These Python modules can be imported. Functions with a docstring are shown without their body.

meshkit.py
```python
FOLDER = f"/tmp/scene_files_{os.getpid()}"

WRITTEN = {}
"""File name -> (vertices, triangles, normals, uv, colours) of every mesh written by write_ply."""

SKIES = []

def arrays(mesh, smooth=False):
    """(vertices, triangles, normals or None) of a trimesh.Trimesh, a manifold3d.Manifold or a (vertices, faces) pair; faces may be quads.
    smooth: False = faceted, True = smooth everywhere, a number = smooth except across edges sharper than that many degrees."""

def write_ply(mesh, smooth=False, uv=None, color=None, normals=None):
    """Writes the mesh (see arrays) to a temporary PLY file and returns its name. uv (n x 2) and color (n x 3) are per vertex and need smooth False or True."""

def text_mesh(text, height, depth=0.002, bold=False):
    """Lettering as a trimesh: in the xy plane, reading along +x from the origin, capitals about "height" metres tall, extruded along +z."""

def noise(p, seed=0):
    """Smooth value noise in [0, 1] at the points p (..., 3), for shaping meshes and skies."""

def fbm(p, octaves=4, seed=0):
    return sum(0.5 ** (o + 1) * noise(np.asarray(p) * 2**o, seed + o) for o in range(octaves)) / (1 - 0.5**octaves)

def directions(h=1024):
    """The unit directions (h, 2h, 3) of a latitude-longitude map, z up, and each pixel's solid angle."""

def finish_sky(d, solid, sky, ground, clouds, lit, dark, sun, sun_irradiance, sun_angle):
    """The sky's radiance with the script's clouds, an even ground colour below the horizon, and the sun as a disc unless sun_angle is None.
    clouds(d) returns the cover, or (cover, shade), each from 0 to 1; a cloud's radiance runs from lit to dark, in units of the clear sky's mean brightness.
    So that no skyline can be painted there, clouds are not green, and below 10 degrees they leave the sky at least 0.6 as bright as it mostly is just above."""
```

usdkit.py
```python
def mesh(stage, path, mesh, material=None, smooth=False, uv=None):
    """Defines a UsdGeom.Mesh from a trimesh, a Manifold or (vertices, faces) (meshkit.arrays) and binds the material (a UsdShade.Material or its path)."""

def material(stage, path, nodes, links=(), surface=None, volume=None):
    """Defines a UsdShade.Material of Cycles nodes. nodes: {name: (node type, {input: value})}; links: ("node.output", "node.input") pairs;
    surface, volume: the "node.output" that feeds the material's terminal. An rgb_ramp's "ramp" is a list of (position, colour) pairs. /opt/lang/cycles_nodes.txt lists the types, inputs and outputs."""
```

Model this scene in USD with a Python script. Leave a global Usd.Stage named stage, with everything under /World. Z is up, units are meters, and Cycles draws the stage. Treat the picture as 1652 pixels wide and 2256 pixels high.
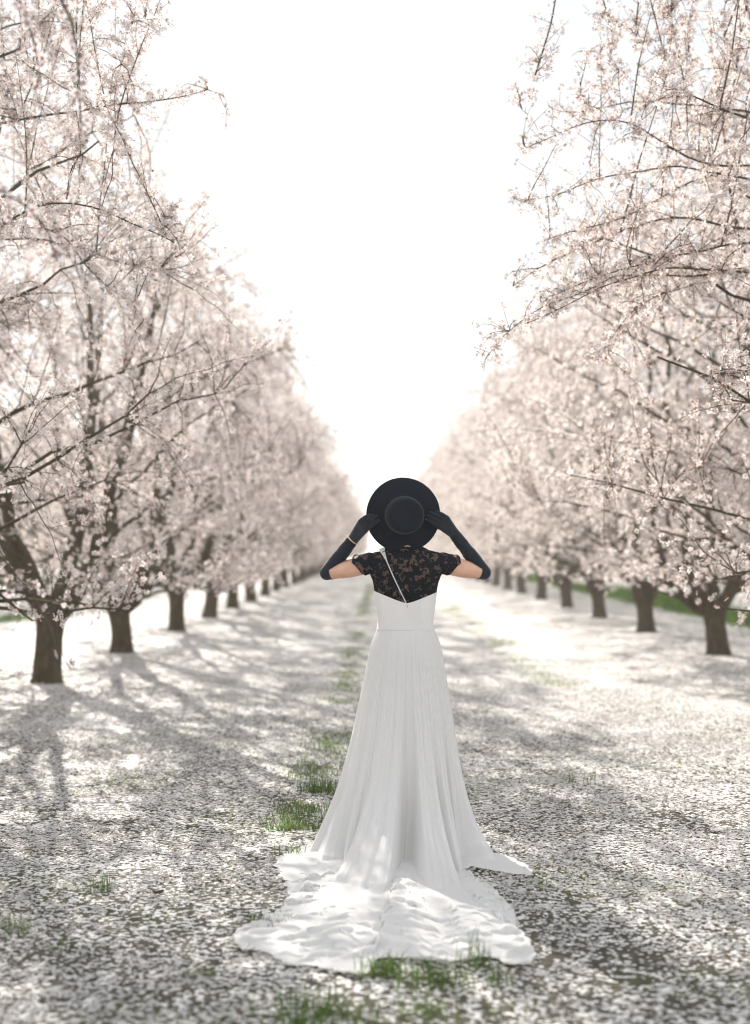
import math
import numpy as np, trimesh, manifold3d
from scipy.interpolate import PchipInterpolator
from scipy.ndimage import gaussian_filter1d, gaussian_filter
from scipy.spatial import cKDTree
import usdkit, meshkit
from pxr import Usd, UsdGeom, UsdLux, UsdShade, Gf, Sdf, Vt

stage = Usd.Stage.CreateInMemory()
UsdGeom.SetStageUpAxis(stage, UsdGeom.Tokens.z)
UsdGeom.SetStageMetersPerUnit(stage, 1.0)
W = UsdGeom.Xform.Define(stage, '/World')
stage.SetDefaultPrim(W.GetPrim())
UsdGeom.Scope.Define(stage, '/World/Looks')
T = Sdf.ValueTypeNames

# ------------------------------------------------------------------ camera, sky, sun, exposure
EXPOSURE = 1.20
CAM_Z, FPX = 1.43, 3185.0                       # lens: 80 mm on a 41.5 mm wide frame
PITCH, YAW = math.atan(84 / FPX), math.atan(9 / FPX)
SUN_EL, SUN_AZ = math.radians(24.0), math.radians(-19.0)   # azimuth from +y towards +x
cam = UsdGeom.Camera.Define(stage, '/World/camera')
cam.CreateHorizontalApertureAttr(41.5)
cam.CreateVerticalApertureAttr(41.5 * 1024 / 750)
cam.CreateFocalLengthAttr(80.0)
cam.CreateFStopAttr(2.2)
cam.CreateFocusDistanceAttr(7.15)
cam.CreateClippingRangeAttr((0.1, 5000.0))
cam.CreateExposureAttr(EXPOSURE)
cam.AddTranslateOp().Set((0, 0, CAM_Z))
cam.AddRotateZOp().Set(math.degrees(YAW))
cam.AddRotateXOp().Set(90 + math.degrees(PITCH))

sky = UsdLux.DomeLight.Define(stage, '/World/sky')
sky.GetPrim().SetCustomDataByKey('kind', 'structure')
sky_mat = usdkit.material(stage, '/World/Looks/sky_air', {       # a white sky: thin high cloud over the clear air
    's': ('sky_texture', {'sky_type': 'single_scattering', 'sun_disc': False, 'sun_elevation': SUN_EL, 'sun_rotation': SUN_AZ, 'air_density': 1.0, 'aerosol_density': 0.6, 'ozone_density': 1.0}),
    'c': ('texture_coordinate', {}), 'n': ('noise_texture', {'scale': 2.5, 'detail': 3}), 'r': ('map_range', {'from_min': .3, 'from_max': .7, 'to_min': .89, 'to_max': .94}),
    'm': ('mix_color', {'b': (8.35, 8.5, 8.65), 'use_clamp': False}), 'b': ('background_shader', {'strength': 0.05})},
    [('c.generated', 'n.vector'), ('n.fac', 'r.value'), ('r.result', 'm.fac'), ('s.color', 'm.a'), ('m.result', 'b.color')], surface='b.background')
UsdShade.MaterialBindingAPI.Apply(sky.GetPrim()).Bind(sky_mat)
sun = UsdLux.DistantLight.Define(stage, '/World/sun')
sun.CreateIntensityAttr(1.15)
sun.CreateAngleAttr(0.5)
sun.CreateColorAttr(Gf.Vec3f(1.0, 0.93, 0.84))
sun.GetPrim().CreateAttribute('inputs:normalize', T.Bool).Set(True)
sun.AddRotateZOp().Set(-math.degrees(SUN_AZ))
sun.AddRotateXOp().Set(-(90 - math.degrees(SUN_EL)))

_cp, _sp, _cy, _sy = math.cos(PITCH), math.sin(PITCH), math.cos(YAW), math.sin(YAW)
def P(px, py, d):
    """The point at distance d ahead that the photograph (1652 x 2256 px) shows at px, py."""
    x, z, y = (px - 826) / FPX, -(py - 1128) / FPX, 1.0
    y, z = y * _cp - z * _sp, y * _sp + z * _cp
    x, y = x * _cy - y * _sy, x * _sy + y * _cy
    k = d / y
    return np.array([x * k, d, CAM_Z + z * k])

# ------------------------------------------------------------------ helpers
_names = {}
def numbered(base, name):
    key = f'{base}/{name}'
    n = _names.get(key, 0)
    _names[key] = n + 1
    return key if n == 0 else f'{key}_{n:03d}'

def tag(prim, label=None, cat=None, group=None, kind=None):
    for k, v in (('label', label), ('category', cat), ('group', group), ('kind', kind)):
        if v:
            prim.SetCustomDataByKey(k, v)
    return prim

def obj(name, mesh, mat, parent='/World', smooth=False, color=None, kind=None, label=None):
    path = numbered(str(parent), name)
    m = usdkit.mesh(stage, path, mesh, f'/World/Looks/{mat}', smooth=smooth)
    m.CreateDoubleSidedAttr(True)
    if color is not None:
        UsdGeom.PrimvarsAPI(m).CreatePrimvar('tint', T.Color3fArray, 'vertex').Set(Vt.Vec3fArray.FromNumpy(np.asarray(color, np.float32)))
    tag(m.GetPrim(), label=label, kind=kind)
    return path, m.GetPrim()

def thing(name, label, cat, loc=(0, 0, 0), rotz=0, scale=None, group=None):
    path = numbered('/World', name)
    x = UsdGeom.Xform.Define(stage, path)
    x.AddTranslateOp().Set(Gf.Vec3d(*map(float, loc)))
    if rotz:
        x.AddRotateZOp().Set(float(rotz))
    if scale is not None:
        x.AddScaleOp().Set(Gf.Vec3f(*map(float, scale)))
    tag(x.GetPrim(), label, cat, group)
    return path, x.GetPrim()

def unit(v):
    return v / (np.linalg.norm(v, axis=-1, keepdims=True) + 1e-12)

def tubes(Pt, R, sides=5, cap=True):
    """Pt (N, k, 3), R (N, k): N tapered tubes as one (verts, faces)."""
    Pt, R = np.asarray(Pt, float), np.asarray(R, float)
    N, k, _ = Pt.shape
    t = unit(np.gradient(Pt, axis=1))
    ref = np.where(np.abs(t[:, :1] @ np.array([0.30, 0.52, 0.80]))[..., None] < 0.9, np.array([0.30, 0.52, 0.80]), np.array([0.8, -0.55, 0.2]))
    a = unit(np.cross(t, np.broadcast_to(ref, t.shape)))
    b = np.cross(t, a)
    an = np.arange(sides) * 2 * np.pi / sides
    v = Pt[:, :, None] + R[:, :, None, None] * (np.cos(an)[None, None, :, None] * a[:, :, None] + np.sin(an)[None, None, :, None] * b[:, :, None])
    i, j = np.meshgrid(np.arange(k - 1), np.arange(sides), indexing='ij')
    q = np.stack([i * sides + j, i * sides + (j + 1) % sides, (i + 1) * sides + (j + 1) % sides, (i + 1) * sides + j], -1).reshape(-1, 4)
    tri = np.vstack([q[:, [0, 1, 2]], q[:, [0, 2, 3]]])
    if cap:
        e = (k - 1) * sides
        tri = np.vstack([tri, [[e, e + s, e + s + 1] for s in range(1, sides - 1)]])
    f = (tri[None] + (np.arange(N) * k * sides)[:, None, None]).reshape(-1, 3)
    return v.reshape(-1, 3), f

def merge(parts):
    vs, fs, n = [], [], 0
    for v, f in parts:
        vs.append(v)
        fs.append(np.asarray(f) + n)
        n += len(v)
    return np.vstack(vs), np.vstack(fs)

def spline(pts, n, closed=False):
    pts = np.asarray(pts, float)
    t = np.r_[0, np.cumsum(np.linalg.norm(np.diff(pts, axis=0), axis=1))]
    return PchipInterpolator(t, pts, axis=0)(np.linspace(0, t[-1], n))

def clip(v, f, s, extra=None):
    """Keeps the part of the mesh where s > 0, cutting the triangles cleanly."""
    v, f, s = np.asarray(v, float), np.asarray(f), np.asarray(s, float)
    s = np.where(np.abs(s) < 1e-7, 1e-7, s)
    ins = s > 0
    cnt = ins[f].sum(1)
    out = [f[cnt == 3]]
    verts, cache = [v], {}
    new, n = [], len(v)
    def cut(i, j):
        nonlocal n
        key = (min(i, j), max(i, j))
        if key not in cache:
            t = s[i] / (s[i] - s[j])
            new.append(v[i] + t * (v[j] - v[i]))
            cache[key] = n
            n += 1
        return cache[key]
    add = []
    for tri in f[(cnt == 1) | (cnt == 2)]:
        c = ins[tri].sum()
        k = [q for q in range(3) if ins[tri[q]] == (c == 1)][0]
        a, b, d = tri[k], tri[(k + 1) % 3], tri[(k + 2) % 3]
        ab, ad = cut(a, b), cut(a, d)
        if c == 1:
            add.append((a, ab, ad))
        else:
            add += [(ab, b, d), (ab, d, ad)]
    F = np.vstack([out[0]] + ([np.array(add)] if add else []))
    V = np.vstack([v] + ([np.array(new)] if new else []))
    used = np.unique(F)
    remap = np.zeros(len(V), int)
    remap[used] = np.arange(len(used))
    return V[used], remap[F]

# ------------------------------------------------------------------ materials
def mat(name, nodes, links, surface='p.BSDF', volume=None):
    return usdkit.material(stage, f'/World/Looks/{name}', nodes, links, surface=surface, volume=volume)

def leafy(name, tint=True, base=(.1, .25, .04), trans=0.4, var=0.25, tcol=None):
    """Diffuse with light coming through; varied piece by piece."""
    nodes = {'g': ('geometry', {}), 'd': ('diffuse_bsdf', {}), 't': ('translucent_bsdf', {}), 'm': ('mix_closure', {'fac': trans}),
             'r': ('map_range', {'from_min': 0., 'from_max': 1., 'to_min': 1 - var, 'to_max': 1 + var * .3}), 'h': ('hsv', {'hue': 0.5, 'saturation': 1.0, 'fac': 1.0}),
             'h2': ('hsv', {'hue': 0.5, 'saturation': 1.0, 'value': 1.0, 'fac': 1.0})}
    links = [('g.random_per_island', 'r.value'), ('r.result', 'h.value'), ('h.color', 'd.color'), ('h.color', 'h2.color'), ('h2.color', 't.color'), ('d.BSDF', 'm.closure1'), ('t.BSDF', 'm.closure2')]
    if tint:
        nodes['a'] = ('attribute', {'attribute': 'tint'})
        links.append(('a.color', 'h.color'))
    else:
        nodes['h'][1]['color'] = base
    return mat(name, nodes, links, 'm.closure')

leafy('blossom_petal', True, trans=0.45, var=0.12)
leafy('fallen_petal', True, trans=0.3, var=0.18)
leafy('grass_blade', True, trans=0.5, var=0.35)

mat('bark', {
    'c': ('texture_coordinate', {}), 'mp': ('mapping', {'scale': (9, 9, 2.2)}), 'n': ('noise_texture', {'scale': 2.2, 'detail': 6, 'roughness': .65}),
    'n2': ('noise_texture', {'scale': 2.0, 'detail': 3}), 'r': ('rgb_ramp', {'ramp': [(.25, (.026, .016, .010)), (.5, (.066, .046, .029)), (.75, (.13, .098, .068))]}),
    'r2': ('rgb_ramp', {'ramp': [(.40, (0, 0, 0)), (.62, (1, 1, 1))]}), 'mx': ('mix_color', {'b': (.085, .082, .032)}), 'b': ('bump', {'strength': 1., 'distance': .035}), 'mf': ('math', {'math_type': 'multiply', 'value2': .55}),
    'p': ('principled_bsdf', {'roughness': .85, 'specular_ior_level': .25})},
    [('c.object', 'mp.vector'), ('mp.vector', 'n.vector'), ('c.object', 'n2.vector'), ('n.fac', 'r.fac'), ('n2.fac', 'r2.fac'), ('r2.color', 'mf.value1'), ('mf.value', 'mx.fac'), ('r.color', 'mx.a'), ('mx.result', 'p.base_color'), ('n.fac', 'b.height'), ('b.normal', 'p.normal')])
mat('twig_bark', {
    'c': ('texture_coordinate', {}), 'n': ('noise_texture', {'scale': 14, 'detail': 3}), 'r': ('rgb_ramp', {'ramp': [(.3, (.050, .038, .028)), (.5, (.082, .066, .046)), (.7, (.085, .080, .038))]}),
    'p': ('principled_bsdf', {'roughness': .7, 'specular_ior_level': .3})},
    [('c.object', 'n.vector'), ('n.fac', 'r.fac'), ('r.color', 'p.base_color')])

# the ground: dark damp soil under a carpet of fallen petals (cells of two sizes), mossy green in places
mat('petal_ground', {
    'g': ('geometry', {}), 'v': ('voronoi_texture', {'scale': 62., 'feature': 'f1', 'randomness': 1.}), 'wn': ('noise_texture', {'scale': 30., 'detail': 2}), 'sc': ('vector_math', {'math_type': 'multiply_add', 'vector2': (.02, .02, .02)}),
    'sep': ('separate_color', {}), 'big': ('noise_texture', {'scale': 1.1, 'detail': 5, 'roughness': .62}), 'bc': ('map_range', {'from_min': .34, 'from_max': .62, 'to_min': .60, 'to_max': .20, 'clamp': True}),
    'xyz': ('separate_xyz', {}), 'far': ('map_range', {'from_min': 5., 'from_max': 17., 'to_min': 0., 'to_max': .36, 'clamp': True}), 'cov': ('math', {'math_type': 'add'}),
    'lt': ('math', {'math_type': 'less_than'}), 'ed': ('math', {'math_type': 'less_than', 'value2': .012 * 62}), 'and': ('math', {'math_type': 'multiply'}),
    'soil': ('noise_texture', {'scale': 22., 'detail': 6}), 'sr': ('rgb_ramp', {'ramp': [(.3, (.05, .045, .034)), (.5, (.095, .086, .066)), (.7, (.155, .14, .11))]}),
    'ms': ('noise_texture', {'scale': .9, 'detail': 4}), 'mr': ('rgb_ramp', {'ramp': [(.50, (0, 0, 0)), (.66, (.75, .75, .75))]}), 'mm': ('mix_color', {'b': (.10, .12, .03)}),
    'pr': ('rgb_ramp', {'ramp': [(0, (.70, .68, .665)), (.5, (.81, .80, .79)), (1, (.85, .825, .82))]}), 'mx': ('mix_color', {}), 'bp': ('bump', {'strength': .8, 'distance': .012}), 'hh': ('math', {'math_type': 'multiply'}),
    'p': ('principled_bsdf', {'roughness': .8, 'specular_ior_level': .15})},
    [('g.position', 'wn.vector'), ('wn.color', 'sc.vector1'), ('g.position', 'sc.vector3'), ('sc.vector', 'v.vector'), ('g.position', 'big.vector'), ('big.fac', 'bc.value'), ('v.color', 'sep.color'), ('sep.r', 'lt.value1'), ('bc.result', 'cov.value1'), ('g.position', 'xyz.vector'), ('xyz.y', 'far.value'), ('far.result', 'cov.value2'), ('cov.value', 'lt.value2'),
     ('v.distance', 'ed.value1'), ('lt.value', 'and.value1'), ('ed.value', 'and.value2'), ('g.position', 'soil.vector'), ('soil.fac', 'sr.fac'), ('g.position', 'ms.vector'), ('ms.fac', 'mr.fac'), ('mr.color', 'mm.fac'), ('sr.color', 'mm.a'),
     ('sep.g', 'pr.fac'), ('and.value', 'mx.fac'), ('mm.result', 'mx.a'), ('pr.color', 'mx.b'), ('mx.result', 'p.base_color'), ('and.value', 'hh.value1'), ('sep.b', 'hh.value2'), ('hh.value', 'bp.height'), ('bp.normal', 'p.normal')])

def cloth(name, col, trans, rough=.8, weave=900., tcol=None, sheen=.2):
    mat(name, {
        'c': ('texture_coordinate', {}), 'n': ('noise_texture', {'scale': weave, 'detail': 2}), 'n2': ('noise_texture', {'scale': 5., 'detail': 3}), 'r': ('map_range', {'from_min': .3, 'from_max': .7, 'to_min': .95, 'to_max': 1.04}),
        'h': ('hsv', {'hue': .5, 'saturation': 1., 'fac': 1., 'color': col}), 'b': ('bump', {'strength': .25, 'distance': .001}),
        'p': ('principled_bsdf', {'roughness': rough, 'specular_ior_level': .2, 'sheen_weight': sheen, 'sheen_roughness': .4}), 't': ('translucent_bsdf', {'color': tcol or col}), 'm': ('mix_closure', {'fac': trans})},
        [('c.object', 'n.vector'), ('c.object', 'n2.vector'), ('n2.fac', 'r.value'), ('r.result', 'h.value'), ('h.color', 'p.base_color'), ('n.fac', 'b.height'), ('b.normal', 'p.normal'), ('p.BSDF', 'm.closure1'), ('t.BSDF', 'm.closure2')], 'm.closure')
mat('white_chiffon', {          # thin creased chiffon: fine crinkles in the weave, light coming through
    'c': ('texture_coordinate', {}), 'mp': ('mapping', {'scale': (1., 1., 1.)}), 'n': ('noise_texture', {'scale': 26., 'detail': 4, 'roughness': .55, 'distortion': .8}), 'n2': ('noise_texture', {'scale': 800., 'detail': 1}),
    'b': ('bump', {'strength': .22, 'distance': .005}), 'b2': ('bump', {'strength': .2, 'distance': .001}),
    'p': ('principled_bsdf', {'base_color': (.92, .915, .91), 'roughness': 1.0, 'specular_ior_level': .05}), 't': ('translucent_bsdf', {'color': (.92, .90, .87)}), 'm': ('mix_closure', {'fac': .26})},
    [('c.object', 'mp.vector'), ('mp.vector', 'n.vector'), ('c.object', 'n2.vector'), ('n.fac', 'b.height'), ('n2.fac', 'b2.height'), ('b.normal', 'b2.normal'), ('b2.normal', 'p.normal'), ('b2.normal', 't.normal'), ('p.BSDF', 'm.closure1'), ('t.BSDF', 'm.closure2')], 'm.closure')
cloth('white_lining', (.91, .89, .875), .06)
cloth('black_glove', (.010, .015, .024), .0, rough=.65, weave=1500., sheen=.22)
cloth('black_felt', (.0055, .0095, .0165), .0, rough=.9, weave=700., sheen=.12)
cloth('white_cord', (.80, .78, .75), .05)
mat('gold_bangle', {'p': ('principled_bsdf', {'base_color': (.85, .66, .48), 'metallic': .6, 'roughness': .3})}, [])
mat('zip_grey', {'p': ('principled_bsdf', {'base_color': (.55, .54, .54), 'roughness': .5})}, [])
mat('skin', {'c': ('texture_coordinate', {}), 'n': ('noise_texture', {'scale': 18., 'detail': 4}), 'r': ('rgb_ramp', {'ramp': [(.3, (.53, .31, .215)), (.7, (.62, .385, .28))]}),
    'p': ('principled_bsdf', {'roughness': .5, 'specular_ior_level': .35, 'subsurface_weight': .25, 'subsurface_scale': .01, 'subsurface_radius': (1., .35, .2)})}, [('c.object', 'n.vector'), ('n.fac', 'r.fac'), ('r.color', 'p.base_color')])
mat('hair', {'p': ('principled_bsdf', {'base_color': (.06, .035, .02), 'roughness': .45})}, [])
mat('dead_leaf', {'c': ('texture_coordinate', {}), 'n': ('noise_texture', {'scale': 60., 'detail': 3}), 'r': ('rgb_ramp', {'ramp': [(.3, (.05, .03, .02)), (.7, (.14, .08, .05))]}), 'p': ('principled_bsdf', {'roughness': .7})}, [('c.object', 'n.vector'), ('n.fac', 'r.fac'), ('r.color', 'p.base_color')])
# black lace: a cut-out of blossoms and fine net
mat('black_lace', {
    'c': ('texture_coordinate', {}), 'wn': ('noise_texture', {'scale': 60., 'detail': 2}), 'sc': ('vector_math', {'math_type': 'multiply_add', 'vector2': (.018, .018, .018)}),
    'n': ('noise_texture', {'scale': 40., 'detail': 2.5, 'roughness': .6}), 'v': ('voronoi_texture', {'scale': 150., 'feature': 'distance_to_edge'}), 'g1': ('math', {'math_type': 'less_than', 'value2': .545}), 'g2': ('math', {'math_type': 'less_than', 'value2': .075}),
    'mx': ('math', {'math_type': 'maximum'}), 'cl': ('map_range', {'from_min': 0., 'from_max': 1., 'to_min': .38, 'to_max': 1.}),
    'p': ('principled_bsdf', {'base_color': (.006, .0075, .011), 'roughness': .85, 'specular_ior_level': .2}), 't': ('transparent_bsdf', {'color': (1, 1, 1)}), 'm': ('mix_closure', {})},
    [('c.object', 'wn.vector'), ('wn.color', 'sc.vector1'), ('c.object', 'sc.vector3'), ('sc.vector', 'n.vector'), ('sc.vector', 'v.vector'), ('n.fac', 'g1.value1'), ('v.distance', 'g2.value1'), ('g1.value', 'mx.value1'), ('g2.value', 'mx.value2'),
     ('mx.value', 'cl.value'), ('cl.result', 'm.fac'), ('t.BSDF', 'm.closure1'), ('p.BSDF', 'm.closure2')], 'm.closure')

# ------------------------------------------------------------------ ground
LX, RX = -3.42, 4.45                                     # the two tree rows either side of the alley
ROW_X = [LX, RX, LX - 7.85, RX + 7.85, LX - 15.7, RX + 15.7]
def ground_z(x, y):
    x, y = np.asarray(x, float), np.asarray(y, float)
    z = 0
    for r in ROW_X:
        z = z + 0.07 * np.exp(-((x - r) / 1.1) ** 2)
    p = np.stack([x * .8, y * .8, np.zeros_like(x)], -1)
    return z + 0.035 * (meshkit.fbm(p, 3, 5) - .5) + 0.012 * (meshkit.noise(p * 7, 9) - .5)

def make_ground():
    ys = np.unique(np.r_[np.linspace(-30, 0, 16), np.linspace(0, 3.5, 20), np.linspace(3.5, 16, 120), np.linspace(16, 45, 80), np.linspace(45, 160, 70), np.linspace(160, 900, 30)])
    xs = np.unique(np.r_[np.linspace(-500, -45, 20), np.linspace(-45, -9, 60), np.linspace(-9, 11, 140), np.linspace(11, 46, 60), np.linspace(46, 500, 20)])
    X, Y = np.meshgrid(xs, ys)
    v = np.stack([X, Y, ground_z(X, Y)], -1).reshape(-1, 3)
    i, j = np.meshgrid(np.arange(len(ys) - 1), np.arange(len(xs) - 1), indexing='ij')
    n = len(xs)
    q = np.stack([i * n + j, i * n + j + 1, (i + 1) * n + j + 1, (i + 1) * n + j], -1).reshape(-1, 4)
    path, p = obj('ground', (v, q), 'petal_ground', smooth=True)
    tag(p, 'orchard floor of damp soil carpeted with fallen white petals', 'ground', kind='structure')
make_ground()

HEM = [  # photograph px, py of the hem on the ground; angle on the waist it hangs from (0 = spine, + = right)
    (613, 1893, -80), (606, 1909, -70), (628, 1948, -58), (634, 1981, -50), (612, 2013, -44), (586, 2045, -40), (552, 2054, -37), (517, 2061, -34), (519, 2080, -31), (545, 2098, -28), (588, 2105, -25), (633, 2131, -20), (665, 2133, -17), (697, 2134, -15),
    (751, 2149, -11), (783, 2155, -8), (806, 2154, -5), (822, 2131, -1), (879, 2119, 4), (925, 2126, 7), (970, 2129, 10), (1024, 2119, 14), (1088, 2113, 19), (1124, 2124, 22), (1161, 2125, 25), (1178, 2104, 28), (1166, 2080, 31), (1140, 2063, 33),
    (1135, 2027, 38), (1112, 1990, 43), (1084, 1958, 48), (1046, 1938, 53), (1020, 1921, 57), (1040, 1915, 60), (1108, 1926, 64), (1168, 1931, 67), (1172, 1921, 70), (1124, 1892, 75), (1080, 1882, 81)]

def under_train(x, y, inset=.03):
    from shapely import Polygon, contains_xy
    poly = Polygon([P(a, b, CAM_Z * FPX / (b - 1212))[:2] for a, b, _ in HEM]).buffer(0).buffer(-inset)
    return contains_xy(poly, x, y)

def make_fallen_petals():
    rng = np.random.default_rng(11)
    def zone(n, y0, y1, x_of):
        y = np.sqrt(rng.random(n) * (y1 ** 2 - y0 ** 2) + y0 ** 2)
        x = x_of(y, rng.random(n))
        return x, y
    fan = lambda y, u: (u * 2 - 1) * (.34 * y + .75)
    xs, ys, ss = [], [], []
    for n, a, b, s in ((66000, 3.4, 7.5, 1.0), (66000, 7.5, 12.5, 1.15), (38000, 12.5, 19., 1.45)):
        x, y = zone(n, a, b, fan)
        c = meshkit.fbm(np.stack([x * 1.3, y * 1.3, 0 * x], -1), 4, 21)
        c2 = meshkit.fbm(np.stack([x * 9, y * 9, 0 * x], -1), 2, 33)
        near = np.clip((y - 4.2) / 5, 0, 1)
        bare = np.exp(-((x - 1.1) / .7) ** 2 - ((y - 4.6) / .6) ** 2) * .5 + .35 * np.exp(-((x + .75) / .35) ** 2 - ((y - 5.6) / .5) ** 2)
        keep = rng.random(n) < np.clip(1.48 - 2.3 * c - 1.8 * (c2 - .5) + .36 * near - bare, .06, 1)
        keep &= ~under_train(x, y)
        xs.append(x[keep]); ys.append(y[keep]); ss.append(np.full(keep.sum(), s))
    x, y, s = np.concatenate(xs), np.concatenate(ys), np.concatenate(ss)
    n = len(x)
    L = rng.uniform(.0075, .0115, n) * s
    Wd = L * rng.uniform(.55, .85, n)
    yaw = rng.uniform(0, 2 * np.pi, n)
    tilt, roll = rng.normal(0, .20, n), rng.normal(0, .22, n)
    # outline: base, left, tip-left, tip-right, right; the middle dips or rises (a curled petal)
    ol = np.array([[-1, 0], [-.15, -.95], [.75, -.62], [.92, 0], [.75, .62], [-.15, .95]])
    cup = rng.uniform(-.002, .005, n) * s
    pts = np.zeros((n, 6, 3))
    pts[..., 0] = ol[None, :, 0] * L[:, None]
    pts[..., 1] = ol[None, :, 1] * Wd[:, None]
    pts[..., 2] = cup[:, None] * np.array([.3, 1, .8, .2, .8, 1])
    cx, sx, cy, sy = np.cos(roll), np.sin(roll), np.cos(tilt), np.sin(tilt)
    a = pts.copy()
    a[..., 1] = pts[..., 1] * cx[:, None] - pts[..., 2] * sx[:, None]
    a[..., 2] = pts[..., 1] * sx[:, None] + pts[..., 2] * cx[:, None]
    b = a.copy()
    b[..., 0] = a[..., 0] * cy[:, None] + a[..., 2] * sy[:, None]
    b[..., 2] = -a[..., 0] * sy[:, None] + a[..., 2] * cy[:, None]
    c, d = np.cos(yaw)[:, None], np.sin(yaw)[:, None]
    out = np.stack([b[..., 0] * c - b[..., 1] * d + x[:, None], b[..., 0] * d + b[..., 1] * c + y[:, None], b[..., 2]], -1)
    lift = rng.uniform(.003, .009, n) + np.maximum(0, -b[..., 2].min(1))
    out[..., 2] += (ground_z(x, y) + lift)[:, None]
    f = np.array([[0, 1, 5], [1, 2, 4], [1, 4, 5], [2, 3, 4]])
    F = (f[None] + (np.arange(n) * 6)[:, None, None]).reshape(-1, 3)
    col = np.array([.83, .82, .81]) * (1 - .12 * rng.random((n, 1)) ** 2)
    brown = rng.random(n) < .035
    col[brown] = np.array([.32, .2, .14]) * rng.uniform(.5, 1.2, (brown.sum(), 1))
    pink = rng.random(n) < .15
    col[pink & ~brown] *= np.array([1.0, .92, .93])
    path, p = obj('fallen_petals', (out.reshape(-1, 3), F), 'fallen_petal', color=np.repeat(col, 6, 0))
    tag(p, 'carpet of loose white blossom petals fallen on the dark orchard soil', 'petals', kind='stuff')
make_fallen_petals()

# ------------------------------------------------------------------ grass
def blades(x, y, h, rng, wid=.004, lean=.5, col=(.10, .22, .035)):
    n = len(x)
    z = ground_z(x, y) - .004
    az = rng.uniform(0, 2 * np.pi, n)
    dx, dy = np.cos(az), np.sin(az)
    ln = np.abs(rng.normal(0, lean, n)) * h
    wx, wy = -dy * wid * .5, dx * wid * .5
    v = np.zeros((n, 5, 3))
    for k, (t, w) in enumerate(((0, 1), (0, -1), (.55, .8), (.55, -.8), (1, 0))):
        v[:, k, 0] = x + dx * ln * t ** 2 + wx * w
        v[:, k, 1] = y + dy * ln * t ** 2 + wy * w
        v[:, k, 2] = z + h * (t - .25 * t ** 2 * np.clip(ln / h, 0, 1.2))
    f = np.array([[0, 1, 3], [0, 3, 2], [2, 3, 4]])
    F = (f[None] + (np.arange(n) * 5)[:, None, None]).reshape(-1, 3)
    c = np.array(col) * (1 + rng.normal(0, .18, (n, 1))) * (1 + rng.normal(0, .06, (n, 3)))
    return v.reshape(-1, 3), F, np.repeat(np.clip(c, .01, .6), 5, 0)

def grass_strip(name, label, n, xfun, y0, y1, hgt, patch, seed, thr=.0, wid=.006, col=(.10, .23, .035)):
    rng = np.random.default_rng(seed)
    y = y0 + (y1 - y0) * rng.random(n) ** 1.6
    x = xfun(y, rng.normal(0, 1, n))
    c = meshkit.fbm(np.stack([x * patch * 1.4, y * patch, 0 * x + seed], -1), 3, seed)
    keep = c > thr
    x, y, c = x[keep], y[keep], c[keep]
    h = hgt * rng.uniform(.4, 1.2, len(x)) * np.clip(.5 + 2 * (c - thr), .5, 1.3)
    v, F, col = blades(x, y, h, rng, wid=wid, col=col)
    path, p = obj(name, (v, F), 'grass_blade', color=col)
    tag(p, label, 'grass', kind='stuff')
grass_strip('grass_strip', 'patchy strip of short green grass along the middle of the alley behind the gown', 15000, lambda y, g: -.36 + .10 * g - .1 * np.clip((11 - y) / 4, 0, 1), 7.4, 60, .055, 1.9, 41, .455, wid=.005, col=(.27, .38, .13))
grass_strip('grass_patches', 'scattered green grass patches in the alley right of the gown', 6000, lambda y, g: 1.78 + .13 * g + .12 * np.sin(y * .9), 13, 40, .055, 1.1, 43, .48, wid=.005, col=(.27, .38, .13))
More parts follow.
